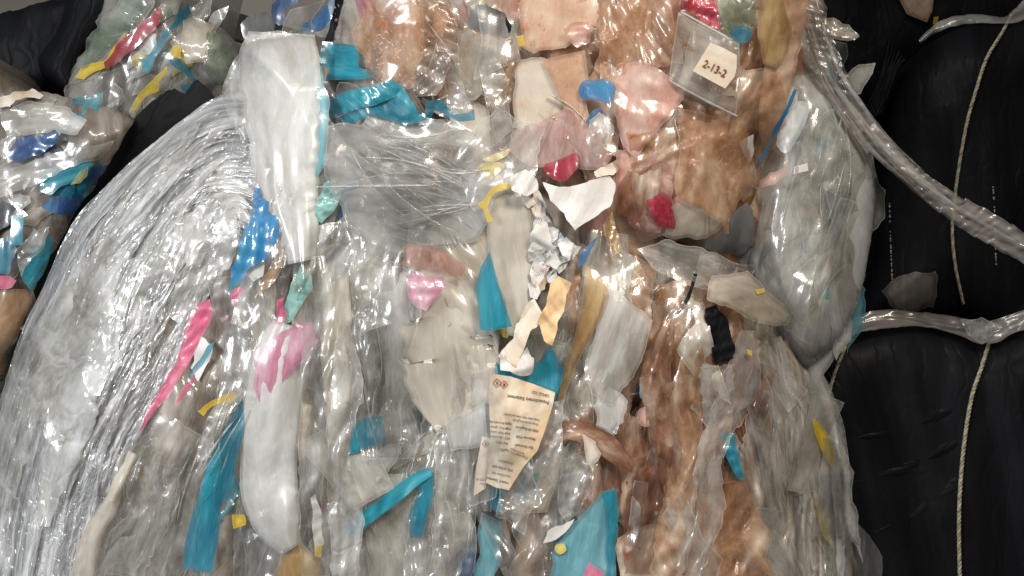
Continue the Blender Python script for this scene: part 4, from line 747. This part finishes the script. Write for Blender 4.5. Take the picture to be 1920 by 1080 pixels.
T('bright cream gleam fold within the rusty hood', 'film', FS, [(1092, 812), (1118, 826), (1128, 850), (1112, 884), (1104, 862), (1098, 838)], S_low, 'pale_peach_film', lift=96, amp=5, step=5)
T('pinkish tan film panel at the bottom right of centre', 'film', SH, [(1160, 1100), (1158, 1010), (1186, 990), (1246, 984), (1258, 1040), (1262, 1100)], S_low, 'pale_peach_film', lift=74, amp=9, wl=36, crum=.6, step=5)
T('teal streaked film wedge in the rust brown area', 'film', SH, [(1350, 812), (1374, 818), (1388, 850), (1398, 900), (1380, 898), (1362, 860)], S_low, 'teal_film', lift=74, amp=7, wl=9, ang=70, step=4)
T('black film showing through the hole in the tan film at right', 'film', SH, [(1322, 582), (1342, 574), (1362, 602), (1382, 660), (1368, 676), (1340, 676), (1326, 640)], S_low, 'black_film', lift=84, amp=6, wl=14, crum=.6, step=4)  # painted shade: a black sheet stands for the depth of the hole
T('thin dark stick of plastic at the left of the black hole', 'scrap', 'plastic_stick', [(1300, 512), (1308, 514), (1294, 560), (1286, 572), (1282, 566), (1294, 540)], S_low, 'black_film', lift=110, amp=3, step=4, jag=0)
T('tiny yellow chip at the right of the black hole', 'scrap', 'film_scrap', [(1400, 654), (1410, 658), (1410, 668), (1402, 664)], S_low, 'yellow_film', lift=100, amp=1, step=4, jag=0)
T('small yellow chip on the tan film flap', 'scrap', 'film_scrap', [(1416, 544), (1432, 540), (1434, 548), (1420, 552)], S_low, 'yellow_film', lift=122, amp=1, step=4, jag=0)
T('tan clear film flap overlapping the foot of the milky bag', 'film', SH, [(1330, 520), (1400, 508), (1440, 545), (1494, 588), (1476, 612), (1420, 600), (1372, 580), (1330, 560)], S_low, 'beige_film', lift=112, amp=8, wl=26, ang=30, step=5)
T('yellow film showing inside the right edge of the front bale', 'film', FS, [(1524, 786), (1540, 796), (1558, 826), (1566, 862), (1560, 876), (1542, 846), (1530, 816)], S_low, 'yellow_film', lift=36, amp=4, round_=1, step=5)
T('olive yellow film low inside the right edge of the front bale', 'film', FS, [(1528, 930), (1540, 950), (1556, 990), (1566, 1022), (1552, 1010), (1534, 975)], S_low, 'pale_yellow_film', lift=36, amp=4, step=5)
T('reddish stained film spot amid rust brown film', 'scrap', 'film_scrap', [(1196, 770), (1216, 764), (1226, 782), (1214, 800), (1198, 792)], S_low, 'salmon_film', lift=84, amp=5, round_=1, step=5)
T('slim blue film sliver above the reddish spot', 'scrap', 'film_scrap', [(1196, 712), (1210, 700), (1216, 724), (1202, 748)], S_low, 'sky_blue_film', lift=80, amp=4, step=5)

for p, a in [([(880, 700), (935, 690), (945, 800), (930, 930), (880, 950)], 95), ([(930, 850), (1000, 850), (1010, 930), (940, 960)], 60)]:
    sheet('film_layer', p, S_low, 'veil_film', lift=158, amp=9, wl=30, ang=a, parent=lowb, step=5)
# long rust strands, vertical
for i in range(14):
    x = R_.uniform(1225, 1415); y = R_.uniform(620, 860); l = R_.uniform(120, 330); w = R_.uniform(12, 34); dx = (x-1300)*.22+R_.uniform(-18, 18)
    ribbon('film_strand', [(x, y, w*.4), (x+dx*.3, y+l*.3, w), (x+dx*.7, y+l*.65, w*.9), (x+dx, y+l, w*.3)], S_low, R_.choice(('rust_film', 'rust_film', 'rusty_clear_film', 'tan_film', 'beige_film', 'rose_stained_film')), lift=R_.uniform(30, 92), amp=8, wl=7, st=10, crum=.15, res=3, parent=lowb)
# right rim of the front bale: long soft pale pleats
for i in range(24):
    t = i/23; x = 1400+t*128; y0 = 600+t*90+R_.uniform(-20, 30); w = R_.uniform(18, 44)
    ribbon('film_strand', [(x, y0, w*.5), (x+20+t*14, y0+110, w), (x+38+t*10, y0+250, w), (x+50+t*4, y0+370, w*.8), (x+50, y0+560, w*.7)], S_low, R_.choice(('hazy_film', 'hazy_film', 'clear_film', 'milky_film', 'beige_film', 'crinkled_film')), lift=26+R_.uniform(0, 22), amp=8, wl=9, st=16, crum=.08, res=3, parent=lowb)
# clear strands over left and centre
for i in range(58):
    x = R_.uniform(250, 1180); y = R_.uniform(330, 900) if x > 420 else R_.uniform(720, 950)
    l = R_.uniform(150, 400); w = R_.uniform(14, 70); a = math.radians(flow_low(x, y)+R_.gauss(0, 8)); ux, uy = math.cos(a), math.sin(a); bx = R_.uniform(-16, 16)
    m = R_.choice(('veil_film', 'veil_film', 'clear_film', 'crinkled_film', 'hazy_film')) if x < 900 else R_.choice(('clear_film', 'veil_film', 'amber_film', 'beige_film'))
    ribbon('film_strand', [(x, y, w*.5), (x+ux*l*.3+bx, y+uy*l*.3, w), (x+ux*l*.65+bx, y+uy*l*.65, w*.9), (x+ux*l, y+uy*l, w*.3)], S_low, m, lift=R_.uniform(34, 90), amp=11, wl=R_.uniform(9, 24), st=8, crum=.5, res=3, parent=lowb)
for i in range(30):
    x = R_.uniform(680, 1440); y = R_.uniform(-40, 330); l = R_.uniform(70, 210); w = R_.uniform(12, 60); a = math.radians(R_.choice((60, 85, 100, 120, 150, 35))+R_.gauss(0, 12)); ux, uy = math.cos(a), math.sin(a); bx = R_.uniform(-14, 14)
    ribbon('film_strand', [(x, y, w*.5), (x+ux*l*.3+bx, y+uy*l*.3, w), (x+ux*l*.65+bx, y+uy*l*.65, w*.9), (x+ux*l, y+uy*l, w*.3)], S_up, R_.choice(('amber_film', 'amber_film', 'veil_film', 'rusty_clear_film' if x > 1150 else 'beige_film', 'crinkled_film')), lift=R_.uniform(34, 78), amp=9, wl=R_.uniform(9, 22), st=6, crum=.6, res=3, parent=upb)
for i in range(16):
    x = R_.uniform(1190, 1400); y = R_.uniform(640, 900); l = R_.uniform(160, 330); w = R_.uniform(40, 90)
    ribbon('film_layer', [(x, y, w*.5), (x+8, y+l*.4, w), (x+20, y+l, w*.6)], S_low, R_.choice(('rust_film', 'rusty_clear_film', 'rust_film', 'tan_film')), lift=R_.uniform(12, 50), amp=9, wl=12, st=9, crum=.2, res=3.5, parent=lowb)
def shards(n, x0, x1, y0, y1, palette, surf, parent, flow, size, lift, keep=None):
    m_ = [m for m, w in palette for _ in range(w)]; k = 0
    while k < n:
        x, y = R_.uniform(x0, x1), R_.uniform(y0, y1)
        if keep is not None and not inside(np.array([x]), np.array([y]), np.array(keep, float))[0]: continue
        k += 1
        a = math.radians(flow(x, y)+R_.gauss(0, 15)); w = R_.uniform(*size)*.8; l = w*R_.uniform(1.5, 4.6); pts = []
        for u, v in ((-.5, -.5), (0, -.5), (.5, -.5), (.5, .5), (0, .5), (-.5, .5)):
            if u == 0 and R_.random() < .5: continue
            if R_.random() < .13 and len(pts) > 2: continue
            u += R_.uniform(-.22, .22); v += R_.uniform(-.28, .28)
            pts.append((x+u*l*math.cos(a)-v*w*math.sin(a), y+u*l*math.sin(a)+v*w*math.cos(a)))
        if len(pts) < 3: continue
        sheet('film_layer', pts, surf, R_.choice(m_), lift=R_.uniform(*lift), amp=R_.uniform(8, 18), wl=R_.uniform(22, 60), ang=math.degrees(a), st=4, crum=R_.uniform(.6, 1), step=6, parent=parent, jag=R_.choice((.5, 1, 3)))
LOWI = [(500, 150), (640, 120), (950, 200), (1230, 470), (1420, 520), (1560, 860), (1560, 1110), (220, 1110), (300, 800)]
shards(10, 440, 700, 470, 1100, [('veil_film', 4), ('clear_film', 4), ('hazy_film', 2), ('crinkled_film', 1)], S_low, lowb, flow_low, (40, 110), (30, 96), LOWI)
shards(10, 640, 960, 230, 1100, [('veil_film', 3), ('clear_film', 4), ('hazy_film', 2), ('beige_film', 1), ('crinkled_film', 1)], S_low, lowb, flow_low, (50, 140), (30, 96), LOWI)
shards(12, 960, 1230, 480, 1100, [('clear_film', 3), ('beige_film', 3), ('hazy_film', 2), ('amber_film', 2)], S_low, lowb, flow_low, (40, 110), (30, 96), LOWI)
shards(12, 1190, 1440, 940, 1100, [('amber_film', 3), ('beige_film', 3), ('clear_film', 3)], S_low, lowb, flow_low, (30, 90), (60, 100), LOWI)
shards(12, 1190, 1440, 500, 680, [('amber_film', 2), ('beige_film', 3), ('clear_film', 3), ('crinkled_film', 2)], S_low, lowb, flow_low, (26, 80), (50, 100), LOWI)
shards(16, 1180, 1440, 600, 1000, [('rusty_clear_film', 5), ('amber_film', 2), ('clear_film', 4), ('rust_film', 2), ('beige_film', 2)], S_low, lowb, flow_low, (26, 80), (40, 100), LOWI)
shards(9, 1400, 1560, 700, 1100, [('clear_film', 3), ('hazy_film', 2), ('beige_film', 1)], S_low, lowb, lambda x, y: 78, (30, 70), (30, 70), LOWI)
shards(18, 650, 960, -10, 230, [('amber_film', 3), ('clear_film', 2), ('beige_film', 3), ('tan_film', 1), ('crinkled_film', 2)], S_up, upb, lambda x, y: 75, (30, 90), (30, 84))
shards(12, 960, 1240, -10, 420, [('amber_film', 4), ('peach_film', 3), ('salmon_film', 1), ('rusty_clear_film', 1)], S_up, upb, lambda x, y: 80, (30, 90), (20, 76))
shards(20, 1170, 1480, -10, 440, [('amber_film', 4), ('tan_film', 2), ('rusty_clear_film', 1), ('beige_film', 3), ('peach_film', 2), ('clear_film', 2)], S_up, upb, lambda x, y: 100, (26, 80), (30, 80))
shards(10, 1410, 1630, 180, 640, [('clear_film', 4), ('hazy_film', 4), ('veil_film', 2)], S_bag, bagb, lambda x, y: 100, (24, 60), (6, 20), [(1480, 220), (1570, 230), (1600, 330), (1590, 440), (1550, 560), (1500, 600), (1450, 520), (1440, 350)])
for i in range(26):
    x = R_.uniform(600, 1180); y = R_.uniform(380, 760) ; l = R_.uniform(240, 480); w = R_.uniform(50, 110); a = math.radians(flow_low(x, y)+R_.gauss(0, 7)); ux, uy = math.cos(a), math.sin(a); bx = R_.uniform(-24, 24)
    ribbon('long_sheet', [(x, y, w*.6), (x+ux*l*.3+bx, y+uy*l*.3, w), (x+ux*l*.65+bx, y+uy*l*.65, w*.8), (x+ux*l, y+uy*l, w*.5)], S_low, R_.choice(('clear_film', 'veil_film', 'clear_film', 'hazy_film', 'beige_film')), lift=R_.uniform(44, 96), amp=13, wl=R_.uniform(20, 40), st=6, crum=.6, res=4, parent=lowb, jag=8)
for i, (p, a, m, lf) in enumerate([([(1400, 620), (1440, 700), (1460, 860), (1500, 1090), (1380, 1090), (1392, 860)], 80, 'clear_film', 84), ([(1230, 540), (1330, 520), (1390, 560), (1380, 640), (1300, 660), (1220, 640)], 80, 'amber_film', 82),
        ([(1300, 930), (1390, 900), (1440, 1000), (1450, 1090), (1290, 1090)], 80, 'amber_film', 96), ([(1180, 860), (1260, 830), (1270, 960), (1200, 1000), (1150, 960)], 100, 'rust_film', 98),
        ([(1230, 640), (1290, 660), (1300, 800), (1250, 860), (1210, 760)], 88, 'rust_film', 96), ([(1310, 690), (1370, 680), (1380, 760), (1340, 800), (1300, 770)], 80, 'crinkled_film', 104),
        ([(1240, 440), (1310, 300), (1360, 300), (1370, 420), (1320, 440)], 110, 'beige_film', 90), ([(1180, 300), (1240, 290), (1250, 420), (1200, 440)], 90, 'rusty_clear_film', 84)]):
    sheet('film_layer', p, S_low if p[0][1] > 450 else S_up, m, lift=lf, amp=10, wl=40, ang=a, st=5, crum=.75, step=5, parent=lowb if p[0][1] > 450 else upb, jag=5)
for i in range(12):
    x = R_.uniform(1225, 1400); y = R_.uniform(600, 780); l = R_.uniform(160, 300); w = R_.uniform(34, 84); dx = (x-1300)*.2+R_.uniform(-14, 14)
    ribbon('film_strand', [(x, y, w*.3), (x+dx*.3, y+l*.3, w), (x+dx*.7, y+l*.65, w*.8), (x+dx, y+l, w*.3)], S_low, R_.choice(('rusty_clear_film', 'rusty_clear_film', 'rust_film')), lift=R_.uniform(78, 104), amp=9, wl=26, st=6, crum=.5, res=3, parent=lowb, jag=10)
# long drapes of clear film falling down the face of the bale
for x, y, l, w, m in [(478, 520, 240, 50, 'veil_film'), (596, 480, 600, 66, 'clear_film'), (640, 620, 460, 60, 'crinkled_film'), (700, 560, 300, 80, 'veil_film'), (742, 500, 360, 90, 'veil_film'),
                      (850, 780, 310, 80, 'clear_film'), (1086, 720, 200, 60, 'clear_film'), (1176, 560, 500, 60, 'veil_film'), (1206, 520, 560, 50, 'rusty_clear_film'), (1256, 600, 480, 60, 'rusty_clear_film'),
                      (1310, 640, 450, 64, 'amber_film'), (1352, 700, 390, 60, 'rusty_clear_film'), (1404, 620, 470, 70, 'clear_film'), (300, 850, 240, 80, 'clear_film'), (1000, 960, 140, 60, 'veil_film')]:
    a = math.radians(flow_low(x, y)+R_.gauss(0, 3)); ux, uy = math.cos(a), math.sin(a); bx = R_.uniform(-14, 14); q = R_.uniform(.5, .8)
    ribbon('long_drape', [(x, y, w*.35), (x+ux*l*.22+bx, y+uy*l*.22, w), (x+ux*l*.5-bx, y+uy*l*.5, w*q), (x+ux*l*.76+bx*.5, y+uy*l*.76, w*1.1), (x+ux*l, y+uy*l, w*.8)], S_low, m, lift=R_.uniform(88, 112), amp=12, wl=R_.uniform(14, 24), st=14, crum=.28, res=3, parent=lowb, jag=7)
for i in range(9):
    t = .18+.085*i; a, b_ = spline(A_, 40), spline(B_, 40); c = a*(1-t)+b_*t; i0 = R_.choice((2, 6, 10, 16, 20)); c = c[i0:i0+18:3]
    ribbon('wrap_patch', [(q_[0]+R_.uniform(-8, 8), q_[1], w_q) for q_, w_q in zip(c, (24, 60, 84, 90, 66, 30))], S_low, 'crinkled_film', lift=26, amp=9, wl=26, st=5, crum=.8, res=3, parent=lowb, jag=9)
for p, m, a, lf in [([(690, -20), (790, -20), (800, 80), (770, 170), (690, 140), (660, 60)], 'amber_film', 95, 92), 
                    ([(1270, 200), (1400, 230), (1420, 330), (1360, 420), (1270, 370)], 'amber_film', 100, 100), ([(1160, 280), (1280, 300), (1290, 430), (1200, 450), (1150, 380)], 'salmon_film', 95, 80)]:
    sheet('film_layer', p, S_up, m, lift=lf, amp=12, wl=44, ang=a, st=4, crum=.85, step=5, parent=upb, jag=4)
# big clear sheets
for p, a, m, lf in [([(618, 236), (700, 224), (790, 212), (880, 244), (940, 290), (962, 350), (930, 400), (884, 452), (790, 476), (700, 468), (650, 420), (612, 330)], 12, 'smoke_film', 98), ([(600, 420), (700, 400), (760, 480), (740, 600), (660, 640), (600, 560)], 100, 'crinkled_film', 70),
                   ([(640, 640), (740, 600), (800, 700), (760, 800), (660, 860), (600, 760)], 100, 'clear_film', 74), ([(780, 860), (900, 820), (900, 950), (860, 1090), (700, 1090), (740, 980)], 95, 'crinkled_film', 78),
                   ([(930, 200), (1010, 240), (1000, 330), (930, 420), (870, 380), (850, 280)], 120, 'clear_film', 92), ([(960, 760), (1060, 740), (1040, 900), (980, 1000), (930, 960)], 110, 'clear_film', 122),
                   ([(220, 860), (330, 780), (430, 860), (380, 1090), (160, 1090)], 110, 'clear_film', 70), ([(600, 960), (700, 900), (760, 1090), (560, 1090)], 90, 'clear_film', 72), ([(1240, 560), (1330, 530), (1420, 640), (1400, 760), (1300, 800), (1220, 700)], 100, 'rusty_clear_film', 92),
                   ([(1200, 780), (1330, 760), (1420, 880), (1440, 1090), (1230, 1090)], 85, 'rusty_clear_film', 76), ([(1090, 760), (1200, 780), (1230, 900), (1180, 990), (1080, 940)], 85, 'rusty_clear_film', 90)]:
    sheet('film_layer', p, S_low, m, lift=lf, amp=6 if m == 'smoke_film' else 13, wl=60 if m == 'smoke_film' else 24, ang=a, st=5, crum=.55, step=4.5, parent=lowb, jag=5)
for p, a, m, lf in [([(700, 20), (820, -10), (880, 80), (850, 190), (740, 160)], 70, 'amber_film', 62), ([(1120, 0), (1260, -10), (1280, 120), (1200, 140), (1120, 110)], 60, 'amber_film', 70), ([(1380, 120), (1460, 130), (1480, 240), (1420, 360), (1360, 330)], 100, 'amber_film', 80), ([(1180, 250), (1360, 220), (1380, 330), (1260, 400), (1180, 360)], 150, 'amber_film', 84)]:
    sheet('film_layer', p, S_up, m, lift=lf, amp=12, wl=22, ang=a, st=4, crum=.6, step=4.5, parent=upb, jag=5)
for p, a in [([(1430, 300), (1560, 200), (1605, 330), (1580, 500), (1505, 610), (1430, 500)], 100), ([(1500, 180), (1580, 240), (1606, 400), (1540, 580), (1490, 400)], 95)]:
    sheet('film_layer', p, S_bag, 'clear_film', lift=20, amp=8, wl=26, ang=a, st=5, crum=.3, step=5, parent=bagb)

# thin raised fold lines pulled out of the film, in fans and bundles
def folds(n, ox, oy, a0, a1, l0, l1, surf, parent, mat, lift=(60, 100), sp=26, r0=(0, 60)):
    for i in range(n):
        a = math.radians(R_.uniform(a0, a1)); l = R_.uniform(l0, l1); s0 = R_.uniform(*r0); w = R_.choice((2.2, 3, 4, 6)); bend = R_.uniform(-.09, .09)*l
        x, y = ox+R_.uniform(-sp, sp)+math.cos(a)*s0, oy+R_.uniform(-sp, sp)+math.sin(a)*s0; ux, uy = math.cos(a), math.sin(a)
        ribbon('film_fold', [(x, y, 1.2), (x+ux*l*.35-uy*bend, y+uy*l*.35+ux*bend, w), (x+ux*l*.7-uy*bend, y+uy*l*.7+ux*bend, w*.8), (x+ux*l, y+uy*l, 1)], surf, R_.choice(mat), lift=R_.uniform(*lift), amp=3, wl=9, st=9, crum=.3, res=2.5, parent=parent, arch=w*1.1, jag=2)
CL = ('veil_film', 'clear_film', 'crinkled_film')
AM = ('amber_film', 'clear_film', 'beige_film')
folds(22, 900, 350, 160, 215, 80, 270, S_low, lowb, CL, lift=(108, 118), sp=40)
folds(10, 660, 260, -10, 50, 80, 240, S_low, lowb, CL, lift=(108, 116), sp=30)
folds(12, 640, 430, -60, 20, 80, 220, S_low, lowb, CL)
folds(12, 880, 440, 180, 230, 70, 200, S_low, lowb, CL)
folds(12, 660, 560, 70, 110, 90, 260, S_low, lowb, CL)
folds(14, 440, 760, 95, 130, 90, 280, S_low, lowb, CL, sp=60)
folds(12, 330, 900, 95, 130, 60, 200, S_low, lowb, CL, sp=60)
folds(16, 740, 820, 80, 130, 80, 250, S_low, lowb, CL, sp=90)
folds(14, 620, 800, 75, 105, 80, 260, S_low, lowb, CL, sp=60)
folds(14, 880, 900, 75, 115, 60, 180, S_low, lowb, CL, sp=60)
folds(12, 1100, 620, 60, 120, 60, 220, S_low, lowb, ('clear_film', 'beige_film', 'amber_film'), sp=60)
folds(20, 1300, 640, 60, 110, 80, 330, S_low, lowb, AM, sp=70)
folds(14, 1230, 860, 70, 110, 60, 200, S_low, lowb, AM, sp=60)
folds(14, 1460, 720, 70, 90, 90, 300, S_low, lowb, CL, sp=50, lift=(40, 60))
folds(12, 760, 60, 40, 130, 50, 140, S_up, upb, AM, sp=80)
folds(14, 1060, 140, 40, 140, 50, 160, S_up, upb, AM, sp=90)
folds(16, 1320, 240, 60, 160, 50, 180, S_up, upb, AM, sp=100)
folds(10, 1540, 250, 90, 110, 90, 260, S_bag, bagb, CL, sp=60, lift=(18, 30))
# ------------------------------------------------------------------ films on and by the black bales
S_air = Surf([(1380, -80), (2020, -80), (2020, 700), (1700, 560), (1560, 300), (1400, 100)], .12, 10, .0, 200, 41)
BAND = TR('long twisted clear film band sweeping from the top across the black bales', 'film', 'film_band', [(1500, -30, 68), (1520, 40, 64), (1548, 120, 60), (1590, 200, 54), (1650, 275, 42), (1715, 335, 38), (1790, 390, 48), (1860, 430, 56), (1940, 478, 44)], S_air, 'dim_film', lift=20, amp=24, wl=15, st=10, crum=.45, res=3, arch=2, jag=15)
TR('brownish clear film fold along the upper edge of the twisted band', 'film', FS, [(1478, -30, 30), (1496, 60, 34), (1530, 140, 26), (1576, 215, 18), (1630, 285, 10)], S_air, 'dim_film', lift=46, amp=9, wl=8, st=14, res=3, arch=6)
for i in range(9):
    w = R_.uniform(4, 14); o_ = R_.uniform(-22, 22)
    pts = [(1500, -30), (1548, 120), (1590, 200), (1650, 275), (1715, 335), (1790, 390), (1940, 478)]
    st_ = R_.choice((0, 1, 2)); pp = pts[st_:st_+R_.choice((3, 4, 5))]
    ribbon('band_wisp', [(x+o_*(1-.5*abs(j/len(pp)-.5))+R_.uniform(-5, 5), y-o_*.6, w*(.3 if j in (0, len(pp)-1) else 1)) for j, (x, y) in enumerate(pp)], S_air, 'clear_film', lift=46+R_.uniform(0, 14), amp=6, wl=6, st=10, res=2.6, parent=BAND, arch=4)
T('frayed clear film flap sticking out at the top of the band', 'film', SH, [(1530, 40), (1566, 34), (1596, 42), (1611, 66), (1586, 74), (1540, 66)], S_air, 'beige_film', lift=10, amp=9, wl=12, ang=20, step=4)
T('grey translucent film flap above the black folds', 'film', SH, [(1574, 150), (1610, 122), (1642, 114), (1638, 140), (1616, 174), (1600, 180)], S_bag, 'hazy_film', lift=24, amp=5, step=5)
T('faint grey film fan beside the twisted band', 'film', SH, [(1545, 70), (1590, 78), (1596, 104), (1580, 130), (1560, 128)], S_kD, 'clear_film', lift=40, amp=5, step=5)
T('brown grey board fragment high between the black bales', 'board', 'board_fragment', [(1676, -20), (1752, -20), (1748, 20), (1738, 42), (1700, 26)], S_kD, 'tan_film', lift=20, amp=2, step=7, jag=0)
T('small yellow chip beside the brown board fragment', 'scrap', 'film_scrap', [(1751, 32), (1760, 31), (1757, 46), (1749, 45)], S_kD, 'yellow_film', lift=30, amp=1, step=4, jag=0)
TR('pale film strip lying on the crest of the tall black bale', 'film', FS, [(1724, 78, 5), (1745, 60, 12), (1780, 42, 16), (1830, 35, 17), (1880, 38, 14), (1905, 30, 24), (1940, 5, 34)], S_kB, 'hazy_film', lift=24, amp=6, wl=7, st=10, res=3, arch=5)
for k in range(6):
    tag(ribbon('fold', [(1668+k*6, 72+k*8, 4), (1656+k*5, 130, 9), (1636+k*4, 180+k*4, 8), (1618+k*5, 220, 4)], S_kB, 'black_film', lift=30, amp=7, wl=6, st=8, res=3, parent=bkB, arch=8))
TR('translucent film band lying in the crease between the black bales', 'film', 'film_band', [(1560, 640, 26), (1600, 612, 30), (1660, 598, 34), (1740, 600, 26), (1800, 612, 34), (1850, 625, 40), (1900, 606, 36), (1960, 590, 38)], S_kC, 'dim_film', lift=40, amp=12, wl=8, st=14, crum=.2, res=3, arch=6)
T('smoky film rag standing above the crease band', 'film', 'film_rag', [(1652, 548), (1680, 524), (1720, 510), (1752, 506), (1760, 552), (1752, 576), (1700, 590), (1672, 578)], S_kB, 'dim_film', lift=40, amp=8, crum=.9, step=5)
T('clear film gather where the right cord meets the crease', 'film', SH, [(1800, 600), (1845, 596), (1880, 610), (1856, 640), (1842, 648), (1812, 624)], S_kC, 'crinkled_film', lift=56, amp=7, wl=10, step=4)
T('dim grey film scrap hanging at the bottom of the lower black bale', 'film', 'film_rag', [(1580, 985), (1596, 972), (1630, 1000), (1656, 1040), (1652, 1100), (1596, 1100)], S_kC, 'grey_film', lift=30, amp=5, step=6)
